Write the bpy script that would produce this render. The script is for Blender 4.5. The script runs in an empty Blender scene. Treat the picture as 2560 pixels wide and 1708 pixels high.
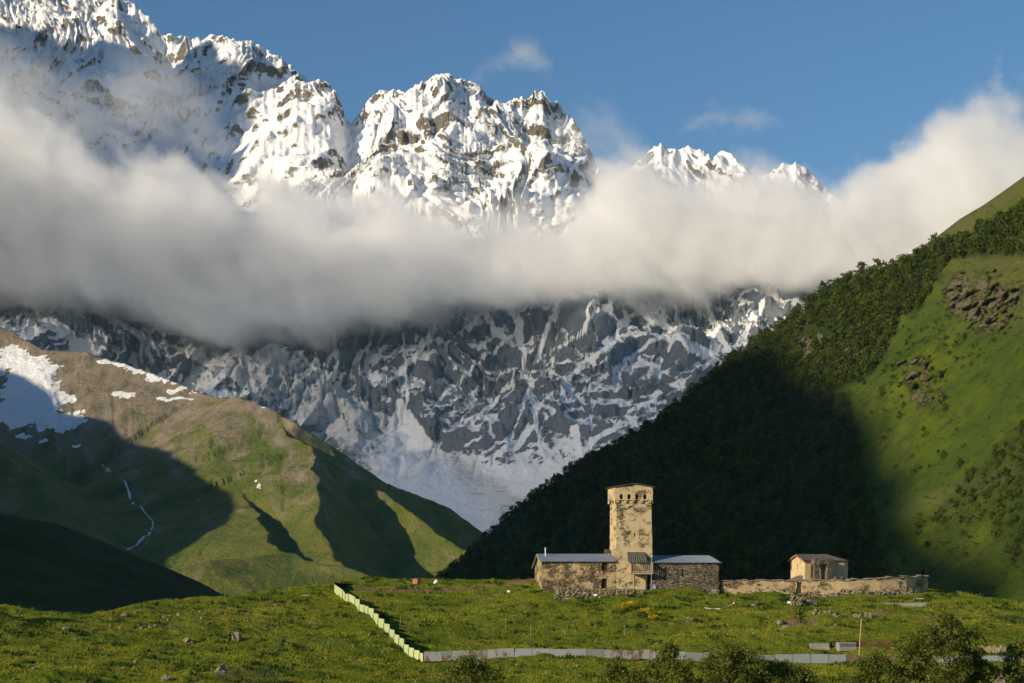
import bpy, math, random
import numpy as np
from mathutils import Vector, Matrix
from mathutils.geometry import tessellate_polygon
S = bpy.context.scene
COL = S.collection

# ------------------------------------------------------------------ camera, sky, sun, exposure
FPX, CX, HZ = 4000.0, 1280.0, 1430.0          # focal length, centre column and eye-level row in photograph pixels
cam = bpy.data.cameras.new('camera'); cam_ob = bpy.data.objects.new('camera', cam); COL.objects.link(cam_ob)
cam_ob.rotation_euler = (math.pi/2, 0, 0)
cam.sensor_width = 36; cam.lens = FPX/2560*36; cam.shift_y = (HZ-854)/2560
cam.clip_start = 0.5; cam.clip_end = 80000
S.camera = cam_ob
AZ, EL = math.radians(52), math.radians(18)   # light travels to the right and away, low
TO_SUN = Vector((-math.sin(AZ)*math.cos(EL), -math.cos(AZ)*math.cos(EL), math.sin(EL)))
wd = bpy.data.worlds.new('World'); S.world = wd; wd.use_nodes = True
sky = wd.node_tree.nodes.new('ShaderNodeTexSky'); sky.sky_type = 'NISHITA'; sky.sun_disc = False
sky.sun_elevation = EL; sky.sun_rotation = math.atan2(TO_SUN.x, TO_SUN.y); sky.altitude = 2200
sky.air_density = 1.8; sky.dust_density = 0.0; sky.ozone_density = 7.0
wd.node_tree.links.new(sky.outputs[0], wd.node_tree.nodes['Background'].inputs[0])
wd.node_tree.nodes['Background'].inputs[1].default_value = 0.088
sl = bpy.data.lights.new('sun', 'SUN'); sl.energy = 5.0; sl.angle = math.radians(0.5); sl.color = (1, .84, .60)
so = bpy.data.objects.new('sun', sl); COL.objects.link(so)
so.rotation_euler = TO_SUN.to_track_quat('Z', 'Y').to_euler()
S.view_settings.view_transform = 'Standard'; S.view_settings.look = 'None'
S.view_settings.exposure = 0.18; S.view_settings.gamma = 1.0
S.cycles.volume_bounces = 10; S.cycles.max_bounces = 10; S.cycles.diffuse_bounces = 2
S.cycles.adaptive_threshold = 0.03
DIRX, DIRY, TAN = math.sin(AZ), math.cos(AZ), math.tan(EL)

# ------------------------------------------------------------------ helpers: noise
def _hash(ix, iy, seed):
    h = (ix*374761393 + iy*668265263 + seed*1446651413) & 0xffffffff
    h = ((h ^ (h >> 13))*1274126177) & 0xffffffff
    return h ^ (h >> 16)
def pn(x, y, seed=0):
    x = np.asarray(x, float); y = np.asarray(y, float)
    xi = np.floor(x).astype(np.int64); yi = np.floor(y).astype(np.int64)
    xf = x-xi; yf = y-yi
    u = xf*xf*xf*(xf*(xf*6-15)+10); v = yf*yf*yf*(yf*(yf*6-15)+10)
    def g(dx, dy):
        a = _hash(xi+dx, yi+dy, seed)*(2*math.pi/4294967296.0)
        return np.cos(a)*(xf-dx)+np.sin(a)*(yf-dy)
    a = g(0, 0); b = g(1, 0); c = g(0, 1); d = g(1, 1)
    return ((a+(b-a)*u)*(1-v)+(c+(d-c)*u)*v)*1.5
def fbm(x, y, o=5, seed=0, gain=.5):
    s = 0; a = 1
    for k in range(o):
        s = s+a*pn(x, y, seed+k*17); x = x*2.03+5.1; y = y*2.03-3.7; a *= gain
    return s
def ridged(x, y, o=5, seed=0, gain=.5):
    s = 0; a = 1; w = 1
    for k in range(o):
        n = 1-np.abs(pn(x, y, seed+k*31)); n = n*n*w; s = s+a*n
        w = np.clip(n*1.6, 0, 1); x = x*2.07+1.7; y = y*2.07+9.2; a *= gain
    return s
def sstep(a, b, x):
    t = np.clip((x-a)/(b-a), 0, 1); return t*t*(3-2*t)
def blur(a, n, axis=0):
    for _ in range(n):
        b = np.roll(a, 1, axis); c = np.roll(a, -1, axis)
        if axis == 0: b[0] = a[0]; c[-1] = a[-1]
        else: b[:, 0] = a[:, 0]; c[:, -1] = a[:, -1]
        a = (b+2*a+c)/4
    return a
def P(px, py, Y): return Vector(((px-CX)/FPX*Y, Y, (HZ-py)/FPX*Y))
def lut(pts): p = np.array(pts, float); return lambda x: np.interp(x, p[:, 0], p[:, 1])

# ------------------------------------------------------------------ helpers: meshes and objects
def raw_mesh(name, V, F, mats=(), smooth=False, attrs=None):
    V = np.asarray(V, np.float32); F = np.asarray(F, np.int32)
    k = F.shape[1]; me = bpy.data.meshes.new(name)
    me.vertices.add(len(V)); me.vertices.foreach_set('co', V.ravel())
    me.loops.add(F.size); me.loops.foreach_set('vertex_index', F.ravel())
    me.polygons.add(len(F)); me.polygons.foreach_set('loop_start', np.arange(0, F.size, k, dtype=np.int32))
    me.update(calc_edges=True)
    if smooth: me.polygons.foreach_set('use_smooth', np.ones(len(F), bool))
    for nme, a in (attrs or {}).items():
        a = np.asarray(a, np.float32)
        if a.ndim == 1:
            t = me.attributes.new(nme, 'FLOAT', 'POINT'); t.data.foreach_set('value', a)
        else:
            t = me.attributes.new(nme, 'FLOAT_COLOR', 'POINT')
            t.data.foreach_set('color', np.hstack([a, np.ones((len(a), 1), np.float32)]).ravel())
    for m in mats: me.materials.append(m)
    return me
def link(name, me, parent=None, loc=None):
    o = bpy.data.objects.new(name, me); COL.objects.link(o)
    if parent: o.parent = parent
    if loc is not None: o.location = loc
    return o
def grid(name, X, Y, Z, mat, attrs=None, kind='structure'):
    n, m = X.shape
    V = np.stack([X, Y, Z], -1).reshape(-1, 3)
    i = np.arange(n*m).reshape(n, m)
    F = np.stack([i[:-1, :-1], i[1:, :-1], i[1:, 1:], i[:-1, 1:]], -1).reshape(-1, 4)
    me = raw_mesh(name, V, F, [mat], True, {k: a.ravel() for k, a in (attrs or {}).items()})
    o = link(name, me)
    if kind: o['kind'] = kind
    return o
class MB:
    def __init__(s): s.v = []; s.f = []
    def add(s, V, F):
        b = len(s.v); s.v += [tuple(p) for p in V]; s.f += [tuple(b+i for i in f) for f in F]
    def box(s, x0, x1, y0, y1, z0, z1, rot=0, jit=0, c=None, rnd=random):
        V = []
        for z in (z0, z1):
            for x, y in ((x0, y0), (x1, y0), (x1, y1), (x0, y1)):
                V.append(Vector((x+rnd.uniform(-jit, jit), y+rnd.uniform(-jit, jit), z+rnd.uniform(-jit, jit))))
        s.add(V, [(3, 2, 1, 0), (4, 5, 6, 7), (0, 1, 5, 4), (1, 2, 6, 5), (2, 3, 7, 6), (3, 0, 4, 7)])
    def tube(s, pts, rad, n=6):
        pts = [Vector(p) for p in pts]; rings = []
        for i, p in enumerate(pts):
            d = (pts[min(i+1, len(pts)-1)]-pts[max(i-1, 0)]).normalized()
            a = d.orthogonal().normalized(); b = d.cross(a)
            r = rad[i] if hasattr(rad, '__len__') else rad
            rings.append([p+a*math.cos(t*2*math.pi/n)*r+b*math.sin(t*2*math.pi/n)*r for t in range(n)])
        V = [v for r in rings for v in r]; F = []
        for i in range(len(pts)-1):
            for t in range(n):
                F.append((i*n+t, i*n+(t+1) % n, (i+1)*n+(t+1) % n, (i+1)*n+t))
        F.append(tuple(range(n-1, -1, -1))); F.append(tuple((len(pts)-1)*n+t for t in range(n)))
        s.add(V, F)
    def prism(s, poly, z0, z1):
        n = len(poly)
        V = [(x, y, z0) for x, y in poly]+[(x, y, z1) for x, y in poly]
        s.add(V, [tuple(range(n-1, -1, -1)), tuple(range(n, 2*n))]+[(i, (i+1) % n, n+(i+1) % n, n+i) for i in range(n)])
    def wall(s, outer, holes, O, ex, inn, thick, ez=(0, 0, 1)):
        """panel with openings: outer/holes in (x,z); reveals run thick inwards"""
        O = Vector(O); ex = Vector(ex); inn = Vector(inn); ez = Vector(ez)
        loops = [outer]+holes
        tri = tessellate_polygon([[Vector((x, z, 0)) for x, z in l] for l in loops])
        flat = [O+ex*x+ez*z for l in loops for x, z in l]
        s.add(flat, tri)
        for l in holes:
            n = len(l); V = [O+ex*x+ez*z for x, z in l]+[O+ex*x+ez*z+inn*thick for x, z in l]
            s.add(V, [(i, (i+1) % n, n+(i+1) % n, n+i) for i in range(n)])
    def rock(s, c, r, seed, sub=2, flat=.8):
        rs = np.random.RandomState(seed)
        V, F = ICO[sub]
        V = V.copy(); q = rs.uniform(-20, 20, 3)
        d = .75+.45*fbm(V[:, 0]*1.3+q[0]+V[:, 2], V[:, 1]*1.3+q[1]-V[:, 2], 3, seed)
        for _ in range(7):
            nrm = rs.normal(size=3); nrm /= np.linalg.norm(nrm); cut = rs.uniform(.5, .85)
            dd = V@nrm; d = np.where(dd*d > cut, cut/np.maximum(dd, .05), d)
        V = V*d[:, None]*np.array(r if hasattr(r, '__len__') else (r, r*rs.uniform(.7, 1.1), r*flat))
        s.add(V+np.array(c), F)
    def mesh(s, name, mat, smooth=False):
        me = bpy.data.meshes.new(name); me.from_pydata(s.v, [], s.f); me.materials.append(mat)
        if smooth: me.polygons.foreach_set('use_smooth', np.ones(len(me.polygons), bool))
        import bmesh
        b = bmesh.new(); b.from_mesh(me); bmesh.ops.recalc_face_normals(b, faces=b.faces); b.to_mesh(me); b.free()
        return me
    def build(s, name, mat, parent=None, smooth=False): return link(name, s.mesh(name, mat, smooth), parent)
def _ico():
    import bmesh
    out = {}
    for k in (1, 2, 3):
        b = bmesh.new(); bmesh.ops.create_icosphere(b, subdivisions=k, radius=1)
        out[k] = (np.array([v.co[:] for v in b.verts]), [tuple(v.index for v in f.verts) for f in b.faces]); b.free()
    return out
ICO = _ico()
def tag(o, label, cat, group=None, kind=None):
    o['label'] = label; o['category'] = cat
    if group: o['group'] = group
    if kind: o['kind'] = kind
    return o
def thing(name, label, cat, loc=(0, 0, 0), rz=0, group=None):
    o = bpy.data.objects.new(name, None); COL.objects.link(o); o.empty_display_size = .2
    o.location = loc; o.rotation_euler = (0, 0, rz)
    return tag(o, label, cat, group)

# ------------------------------------------------------------------ helpers: materials
def mat(name, rough=.9):
    m = bpy.data.materials.new(name); m.use_nodes = True
    b = m.node_tree.nodes['Principled BSDF']; b.inputs['Roughness'].default_value = rough
    b.inputs['Specular IOR Level'].default_value = .15
    return m, m.node_tree, b
def nd(t, typ, ins=None, **kw):
    n = t.nodes.new(typ)
    for k, v in kw.items(): setattr(n, k, v)
    for k, v in (ins or {}).items():
        if isinstance(v, bpy.types.NodeSocket): t.links.new(v, n.inputs[k])
        else: n.inputs[k].default_value = v
    return n
def pos(t, scale=(1, 1, 1), rot=(0, 0, 0), obj=False):
    if obj: s = nd(t, 'ShaderNodeTexCoord').outputs['Object']
    else: s = nd(t, 'ShaderNodeNewGeometry').outputs['Position']
    return nd(t, 'ShaderNodeMapping', {'Vector': s, 'Scale': scale, 'Rotation': rot}).outputs[0]
def noi(t, vec, scale, detail=4, rough=.55, dist=0):
    return nd(t, 'ShaderNodeTexNoise', {'Vector': vec, 'Scale': scale, 'Detail': detail, 'Roughness': rough, 'Distortion': dist}).outputs['Fac']
def mr(t, v, a, b, c=0., d=1.):
    return nd(t, 'ShaderNodeMapRange', {'Value': v, 'From Min': a, 'From Max': b, 'To Min': c, 'To Max': d}).outputs[0]
def mix(t, f, a, b):
    n = t.nodes.new('ShaderNodeMix'); n.data_type = 'RGBA'
    for i, v in ((0, f), (6, a), (7, b)):
        if isinstance(v, bpy.types.NodeSocket): t.links.new(v, n.inputs[i])
        elif i == 0: n.inputs[0].default_value = v
        else: n.inputs[i].default_value = (*v, 1)
    return n.outputs[2]
def mth(t, op, a, b=0.): return nd(t, 'ShaderNodeMath', {0: a, 1: b}, operation=op).outputs[0]
def att(t, name): return nd(t, 'ShaderNodeAttribute', attribute_name=name)
def bump(t, b, h, dist, strength=1.):
    n = nd(t, 'ShaderNodeBump', {'Height': h, 'Distance': dist, 'Strength': strength}); t.links.new(n.outputs[0], b.inputs['Normal'])
def setc(t, b, c): t.links.new(c, b.inputs['Base Color'])

def m_meadow():
    m, t, b = mat('meadow_grass')
    p = pos(t)
    n1 = mr(t, noi(t, p, .05, 4), .35, .65); n2 = mr(t, noi(t, pos(t, (1, .55, 1)), .5, 6, .7), .3, .7); n3 = noi(t, p, 2.6, 3, .7)
    c = mix(t, n1, (.13, .175, .008), (.225, .23, .014))
    c = mix(t, mth(t, 'MULTIPLY', n2, .8), c, (.060, .110, .010))
    c = mix(t, mr(t, n3, .45, .8, 0, .55), c, (.15, .145, .020))
    bare = mr(t, mth(t, 'ADD', att(t, 'bare').outputs['Fac'], mth(t, 'MULTIPLY', mth(t, 'SUBTRACT', noi(t, p, .5, 6, .75), .5), 1.9)), .38, .6)
    dirt = mix(t, n3, (.10, .062, .028), (.24, .17, .09))
    c = mix(t, bare, c, dirt)
    setc(t, b, c)
    bump(t, b, mth(t, 'ADD', noi(t, p, 3.2, 4, .7), mth(t, 'MULTIPLY', noi(t, p, .8, 3), 1.4)), .35)
    return m
def m_hillside():
    m, t, b = mat('hillside')
    p = pos(t)
    n1 = mr(t, noi(t, p, .012, 5), .38, .62); n2 = noi(t, p, .09, 6, .65)
    c = mix(t, n1, (.046, .080, .003), (.098, .118, .005))
    c = mix(t, mr(t, n2, .45, .7), c, (.026, .042, .006))
    c = mix(t, att(t, 'dry').outputs['Fac'], c, (.095, .095, .028))
    c = mix(t, att(t, 'wood').outputs['Fac'], c, mix(t, n2, (.010, .018, .004), (.030, .042, .008)))  # wood floor, with painted slope shade added to its mask
    rk = mr(t, mth(t, 'ADD', att(t, 'rock').outputs['Fac'], mth(t, 'MULTIPLY', mth(t, 'SUBTRACT', noi(t, p, .06, 7, .7), .5), 1.6)), .4, .55)
    rc = mix(t, noi(t, pos(t, (1, 1, .35)), .22, 6, .7), (.10, .085, .045), (.37, .325, .20))
    c = mix(t, rk, c, rc)
    setc(t, b, c)
    h = mth(t, 'ADD', mth(t, 'MULTIPLY', noi(t, p, .3, 5, .7), 1.0), mth(t, 'MULTIPLY', rk, mth(t, 'MULTIPLY', noi(t, pos(t, (1, 1, .45)), .16, 6, .75), 6.)))
    bump(t, b, h, 1.6)
    return m
def m_spur():
    m, t, b = mat('alpine_spur')
    p = pos(t)
    alt = att(t, 'alt').outputs['Fac']; streak = att(t, 'streak').outputs['Fac']
    n2 = noi(t, p, .018, 7, .68)
    g = mix(t, mr(t, n2, .38, .62), (.074, .108, .016), (.15, .15, .030))
    br = mix(t, mr(t, n2, .35, .65), (.15, .122, .085), (.26, .215, .15))
    f = mr(t, mth(t, 'ADD', mth(t, 'ADD', alt, mth(t, 'MULTIPLY', streak, .8)), mth(t, 'MULTIPLY', mth(t, 'SUBTRACT', n2, .5), 1.1)), .21, .68)
    c = mix(t, f, g, br)
    c = mix(t, mr(t, noi(t, p, .045, 6, .75), .58, .7, 0, .75), c, (.065, .055, .028))
    sn = mr(t, mth(t, 'ADD', att(t, 'snow').outputs['Fac'], mth(t, 'MULTIPLY', mth(t, 'SUBTRACT', noi(t, pos(t, (.6, .8, 1.6)), .04, 7, .75), .5), 1.3)), .47, .53)
    c = mix(t, sn, c, (.80, .81, .82))
    setc(t, b, c)
    bump(t, b, mth(t, 'ADD', mth(t, 'MULTIPLY', noi(t, p, .05, 6, .7), 9.), mth(t, 'MULTIPLY', noi(t, p, .25, 4, .7), 2.)), 1.)
    return m
def m_massif():
    m, t, b = mat('snow_and_rock', .75)
    p = pos(t)
    sa = att(t, 'snow').outputs['Fac']
    strata = noi(t, pos(t, (1, 1, 1.7), (0, math.radians(42), 0)), .012, 8, .66, .4)
    strat2 = noi(t, pos(t, (.35, .5, 2.2), (0, math.radians(-34), 0)), .014, 7, .68, .3)
    f = mth(t, 'ADD', sa, mth(t, 'ADD', mth(t, 'MULTIPLY', mth(t, 'SUBTRACT', strata, .5), .7), mth(t, 'MULTIPLY', mth(t, 'SUBTRACT', strat2, .5), .7)))
    f = mth(t, 'ADD', f, mth(t, 'MULTIPLY', mth(t, 'SUBTRACT', noi(t, p, .04, 7, .82), .5), 1.0))
    sn = mr(t, f, .46, .545)
    rn = noi(t, pos(t, (1, 1, .5)), .02, 8, .7)
    warm = mr(t, nd(t, 'ShaderNodeSeparateXYZ', {0: nd(t, 'ShaderNodeNewGeometry').outputs['Position']}).outputs[2], 1100, 1900)
    rock = mix(t, warm, mix(t, rn, (.215, .25, .305), (.42, .465, .525)), mix(t, rn, (.20, .165, .125), (.46, .39, .30)))  # blue of haze and shade painted low, sunlit tan painted high
    snow = mix(t, noi(t, p, .006, 5), (.84, .85, .87), (.90, .90, .90))
    snow = mix(t, mth(t, 'MULTIPLY', att(t, 'ice').outputs['Fac'], mr(t, noi(t, pos(t, (1, .7, 2)), .022, 8, .75, .6), .52, .66)), snow, (.30, .32, .34))
    c = mix(t, sn, rock, snow); setc(t, b, c)
    ice = att(t, 'ice').outputs['Fac']
    h = mth(t, 'ADD', mth(t, 'MULTIPLY', mth(t, 'SUBTRACT', 1.15, sn), mth(t, 'MULTIPLY', noi(t, pos(t, (1, 1, .6)), .016, 9, .72), 90.)), mth(t, 'MULTIPLY', sn, 9.))
    h = mth(t, 'ADD', h, mth(t, 'MULTIPLY', ice, mth(t, 'MULTIPLY', noi(t, pos(t, (1, .7, 2)), .022, 8, .75, .6), 25.)))
    bump(t, b, h, 1.)
    return m
def m_plain(name, c1, c2, scale, rough=.85, bmp=0., stretch=(1, 1, 1), metal=0., obj=True):
    m, t, b = mat(name, rough)
    n = noi(t, pos(t, stretch, obj=obj), scale, 5, .65); setc(t, b, mix(t, mr(t, n, .3, .7), c1, c2))
    b.inputs['Metallic'].default_value = metal
    if bmp: bump(t, b, n, bmp)
    return m
def m_stone(name, plaster, cover, dark=(.035, .026, .018), mid=(.20, .14, .075), light=(.42, .33, .20)):
    """rubble slate wall with patches of old lime plaster; cover is how much plaster is left"""
    m, t, b = mat(name)
    p = pos(t, obj=True)
    ps = pos(t, (1, 1, 2.6), obj=True)
    warp = nd(t, 'ShaderNodeVectorMath', {0: ps, 1: nd(t, 'ShaderNodeVectorMath', {0: nd(t, 'ShaderNodeTexNoise', {'Vector': p, 'Scale': 1.0, 'Detail': 5}).outputs['Color'], 1: (1.1, 1.1, .9)}, operation='MULTIPLY').outputs[0]}, operation='ADD').outputs[0]
    vo = nd(t, 'ShaderNodeTexVoronoi', {'Vector': warp, 'Scale': 2.0, 'Randomness': 1.})
    ve = nd(t, 'ShaderNodeTexVoronoi', {'Vector': warp, 'Scale': 2.0}, feature='DISTANCE_TO_EDGE')
    sep = nd(t, 'ShaderNodeSeparateColor', {0: vo.outputs['Color']})
    st = mix(t, mr(t, sep.outputs[0], .2, .9), mid, light); st = mix(t, mr(t, sep.outputs[1], .8, 1.), st, (.17, .09, .035))
    st = mix(t, mr(t, noi(t, p, .35, 5, .6), .4, .65), st, mix(t, sep.outputs[2], (.10, .085, .06), (.26, .22, .16)))
    joint = mr(t, ve.outputs['Distance'], .02, .11)
    st = mix(t, joint, dark, st)
    n = mth(t, 'ADD', mth(t, 'MULTIPLY', noi(t, pos(t, (1, 1, 1.8), obj=True), .42, 7, .66), 1.), mth(t, 'MULTIPLY', noi(t, pos(t, (1, 1, 4.), obj=True), 2.5, 5, .75), .62))
    cv = mr(t, n, .81+(.5-cover)*.56-.02, .81+(.5-cover)*.56+.02)
    pl = mix(t, mr(t, noi(t, p, 1.4, 5), .3, .7), plaster, tuple(.78*x for x in plaster))
    setc(t, b, mix(t, cv, st, pl))
    h = mth(t, 'ADD', mth(t, 'MULTIPLY', mth(t, 'SUBTRACT', 1., cv), mth(t, 'ADD', joint, mth(t, 'MULTIPLY', sep.outputs[1], .9))), mth(t, 'ADD', mth(t, 'MULTIPLY', cv, 1.5), mth(t, 'MULTIPLY', noi(t, p, 5, 4), .5)))
    bump(t, b, h, .075)
    return m
def m_leaf(name, c1, c2, trans=.3):
    m, t, b = mat(name, .6)
    r = att(t, 'tone').outputs['Fac']
    c = mix(t, r, c1, c2); setc(t, b, c)
    tr = nd(t, 'ShaderNodeBsdfTranslucent', {'Color': c}); mx = nd(t, 'ShaderNodeMixShader', {0: trans, 1: b.outputs[0], 2: tr.outputs[0]})
    t.links.new(mx.outputs[0], t.nodes['Material Output'].inputs['Surface'])
    return m
def m_sheet(name, base, rust):
    m, t, b = mat(name, .55)
    p = pos(t)
    f = mr(t, mth(t, 'ADD', noi(t, pos(t, (1, 1, .5)), 1.5, 6, .7), mth(t, 'MULTIPLY', noi(t, p, .12, 2), .7)), .93-rust, .99-rust)
    c = mix(t, noi(t, p, .9, 3), base, tuple(.8*x for x in base)); c = mix(t, f, c, mix(t, noi(t, p, 7, 3), (.10, .055, .038), (.19, .12, .08)))
    setc(t, b, c); b.inputs['Specular IOR Level'].default_value = .35
    return m
MAT = dict(meadow=m_meadow(), hillside=m_hillside(), spur=m_spur(), massif=m_massif())

# ------------------------------------------------------------------ ground: the meadow hill
def tps_fit(x, y, z, lam=0.):
    n = len(x); d2 = (x[:, None]-x[None])**2+(y[:, None]-y[None])**2
    K = np.where(d2 > 0, .5*d2*np.log(np.maximum(d2, 1e-9)), 0)+lam*np.eye(n)
    A = np.zeros((n+3, n+3)); A[:n, :n] = K; A[:n, n] = A[n, :n] = 1; A[:n, n+1] = A[n+1, :n] = x; A[:n, n+2] = A[n+2, :n] = y
    s = np.linalg.solve(A, np.concatenate([z, np.zeros(3)]))
    def f(X, Y):
        sh = np.broadcast(X, Y).shape; X = np.broadcast_to(X, sh).ravel(); Y = np.broadcast_to(Y, sh).ravel()
        o = s[n]+s[n+1]*X+s[n+2]*Y
        for i in range(n):
            q = (X-x[i])**2+(Y-y[i])**2; o = o+s[i]*.5*q*np.log(np.maximum(q, 1e-9))
        return o.reshape(sh)
    return f
HILL = [(-400, 1530, 205), (-200, 1535, 208), (0, 1543, 210), (130, 1560, 205), (220, 1561, 205), (300, 1541, 215), (400, 1518, 228), (500, 1508, 238), (600, 1507, 244), (700, 1493, 250),
        (800, 1484, 255), (835, 1481, 257), (885, 1464, 263), (1000, 1462, 265), (1080, 1462, 265), (1340, 1464, 262), (1340, 1465, 252), (1570, 1463, 270), (1570, 1476, 249), (1690, 1490, 247), (1790, 1491, 248), (1850, 1491, 250), (2000, 1489, 253), (2150, 1489, 255), (2300, 1487, 258),
        (2400, 1491, 260), (2480, 1502, 254), (2560, 1531, 245), (2700, 1570, 235), (2950, 1600, 230),
        (300, 1620, 190), (600, 1590, 210), (600, 1660, 182), (100, 1640, 178), (850, 1600, 208), (840, 1540, 232), (920, 1590, 217), (1000, 1560, 226), (1000, 1500, 250), (1200, 1560, 229), (1200, 1500, 248), (1400, 1500, 246),
        (1500, 1600, 218), (1600, 1507, 244), (1800, 1600, 216), (1800, 1507, 244), (2100, 1600, 214), (2100, 1515, 243), (2300, 1560, 226), (2500, 1590, 218), (950, 1640, 203),
        (1060, 1656, 203), (1150, 1654, 203.5), (1340, 1642, 204), (1600, 1650, 204), (1750, 1655, 204), (2100, 1661, 203.5), (2400, 1659, 203), (2560, 1660, 203),
        (0, 1708, 160), (640, 1708, 166), (1280, 1706, 174), (1900, 1710, 174), (2560, 1708, 170), (-400, 1660, 170), (3000, 1690, 180)]
hx = [P(*h) for h in HILL]+[Vector((x, y, z)) for x in (-70, -25, 25, 70) for y, z in ((100, -12.6), (60, -10.5), (20, -4.6), (0, -1.9))]
hx = np.array([v[:] for v in hx])
hill_tps = tps_fit(hx[:, 0], hx[:, 1], hx[:, 2], .5)
crest_Y = lut([(-600, 215), (0, 214), (220, 208), (400, 232), (700, 253), (835, 259), (880, 268), (1300, 272), (1500, 282), (2250, 282), (2400, 266), (2560, 248), (3200, 240)])
BUMPS = []                                     # local mounds and hollows: x, y, radius x, radius y, height
for px, py, Y, rx, ry, h in [(120, 1700, 163, 3.2, 3, .8), (1300, 1480, 256, 9, 1.6, .5), (1390, 1478, 254, 3, 1.5, -.3), (2000, 1568, 227, 5.5, 1.7, -1.7), (1985, 1545, 233, 6, 1.4, 1.1), (2195, 1542, 236, 3.4, 1.5, -1.3), (2180, 1530, 240, 5, 1.5, .5),
                             (2350, 1550, 231, 5, 1.4, -1.1), (-170, 1560, 197, 8, 5, 6.5), (395, 1562, 208, 2.2, 1.4, -1.2), (430, 1540, 214, 5, 1.4, .7), (520, 1540, 217, 5, 1.2, -.6), (1340, 1700, 176, 3.5, 2, .8), (1905, 1612, 213, 3, 1, -.5), (1730, 1560, 228, 3, 1.3, -.9), (1250, 1690, 180, 6, 1, .3)]:  # the tallest mound, out of view, is added to shade the left meadow corner
    v = P(px, py, Y); BUMPS.append((v.x, v.y, rx, ry, h))
def ground(X, Y, fine=True):
    X = np.asarray(X, float); Y = np.asarray(Y, float)
    z = hill_tps(X, Y)
    px = X/np.maximum(Y, 30)*FPX+CX
    e = np.maximum(0, Y-crest_Y(px)); z = z-.008*np.minimum(e, 60)**2-.96*np.maximum(e-60, 0)
    for bx, by, rx, ry, h in BUMPS:
        z = z+h*np.exp(-((X-bx)/rx)**2-((Y-by)/ry)**2)
    if fine:
        k = sstep(20, 90, Y)
        z = z+k*(.46*fbm(X/9, Y/6, 3, 5)+.21*fbm(X/2.2, Y/1.5, 3, 9)*(1+.8*pn(X/14, Y/9, 33))+.05*pn(X/.5, Y/.45, 12))
    return np.maximum(z, -95)
def hit(px, py, lo=120, hi=285):
    """where the line through a photograph pixel meets the meadow"""
    u = (px-CX)/FPX; q = (HZ-py)/FPX; Y = np.linspace(lo, hi, 1500); g = ground(u*Y, Y) - q*Y
    i = int(np.argmax(g > 0)) if (g > 0).any() else int(np.argmax(g))
    return Vector((u*Y[i], Y[i], float(ground(u*Y[i], Y[i]))))
def gz(x, y): return float(ground(np.array([x]), np.array([y]))[0])
cols = np.linspace(-560, 3120, 820)
rows = np.concatenate([np.linspace(2, 120, 60), np.linspace(120.5, 285, 660), np.linspace(286, 345, 40)])
U, YY = np.meshgrid((cols-CX)/FPX, rows); XX = U*(YY+0)
ZZ = ground(XX, YY)
PXX = U*FPX+CX; PYY = HZ-ZZ/YY*FPX
def blob(A, B, cx, cy, rx, ry): return np.exp(-((A-cx)/rx)**2-((B-cy)/ry)**2)
bare = sum(k*blob(PXX, YY, cx, Y, rx, ry) for cx, Y, rx, ry, k in [(960, 259, 110, 2.2, .9), (1180, 258, 130, 3.0, 1.), (1330, 255, 60, 2.2, .8), (1210, 251, 80, 1.4, .5), (2000, 229.5, 40, 1.3, 1.), (2200, 237, 60, 1.6, .8), (2360, 233, 90, 1.4, .9), (1720, 231, 36, 1.8, .7),
    (420, 211, 70, 1.4, 1.), (380, 209.5, 40, 1.2, 1.), (500, 216, 90, 1.6, 1.), (600, 226, 70, 2.5, .85), (2010, 227, 36, 1.6, 1.3), (1880, 249, 25, 1.2, .9), (2050, 249, 50, 1.2, .7), (1960, 238, 14, 1.4, .8), (480, 180, 70, 4, .25), (2480, 240, 60, 2.5, .5), (680, 240, 40, 1.2, .5)])
grid('meadow', XX, YY, ZZ, MAT['meadow'], {'bare': bare*1.15})
MAT['valley'] = m_plain('valley_floor', (.03, .05, .012), (.055, .07, .02), .02, obj=False)
vf = MB(); vf.add([(-195, -55, -97), (195, -55, -97), (3020, 5080, -97), (-3020, 5080, -97)], [(0, 1, 2, 3)])
vf.build('valley_floor', MAT['valley'])['kind'] = 'structure'

# ------------------------------------------------------------------ right-hand wooded mountainside
SKY_R = lut([(560, 1600), (800, 1560), (960, 1530), (1080, 1462), (1150, 1402), (1200, 1358), (1260, 1298), (1350, 1228), (1450, 1158), (1560, 1100), (1640, 1052), (1720, 990), (1800, 922), (1850, 892), (1900, 848), (1960, 812), (2010, 775),
             (2060, 728), (2110, 698), (2140, 694), (2200, 672), (2280, 634), (2340, 594), (2400, 547), (2460, 512), (2510, 477), (2560, 441), (2700, 345), (2900, 215), (3150, 80), (3500, -60)])
CR_R = lut([(560, 1900), (1080, 1720), (1500, 1600), (2000, 1370), (2560, 1130), (3100, 900), (3500, 800)])
Y0_R = lut([(560, 1750), (1080, 1500), (1300, 1250), (1600, 1080), (2000, 900), (2300, 740), (2560, 640), (3100, 520), (3500, 470)])
NB = 90
colsR = np.linspace(560, 3400, 620); s = np.linspace(0, 1, 300)
CXr, SS = np.meshgrid(colsR, s)
Yc, Yb = CR_R(CXr), Y0_R(CXr); skyr = blur(SKY_R(colsR)[None].repeat(2, 0), 4, 1)[0][None]
Yr = Yb+(Yc-Yb)*SS
pyb = np.interp(colsR, [560, 1080, 2560, 3400], [1640, 1500, 1545, 1600])[None]
pyr = pyb+(skyr-pyb)*(1-(1-SS)**1.12)
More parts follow.
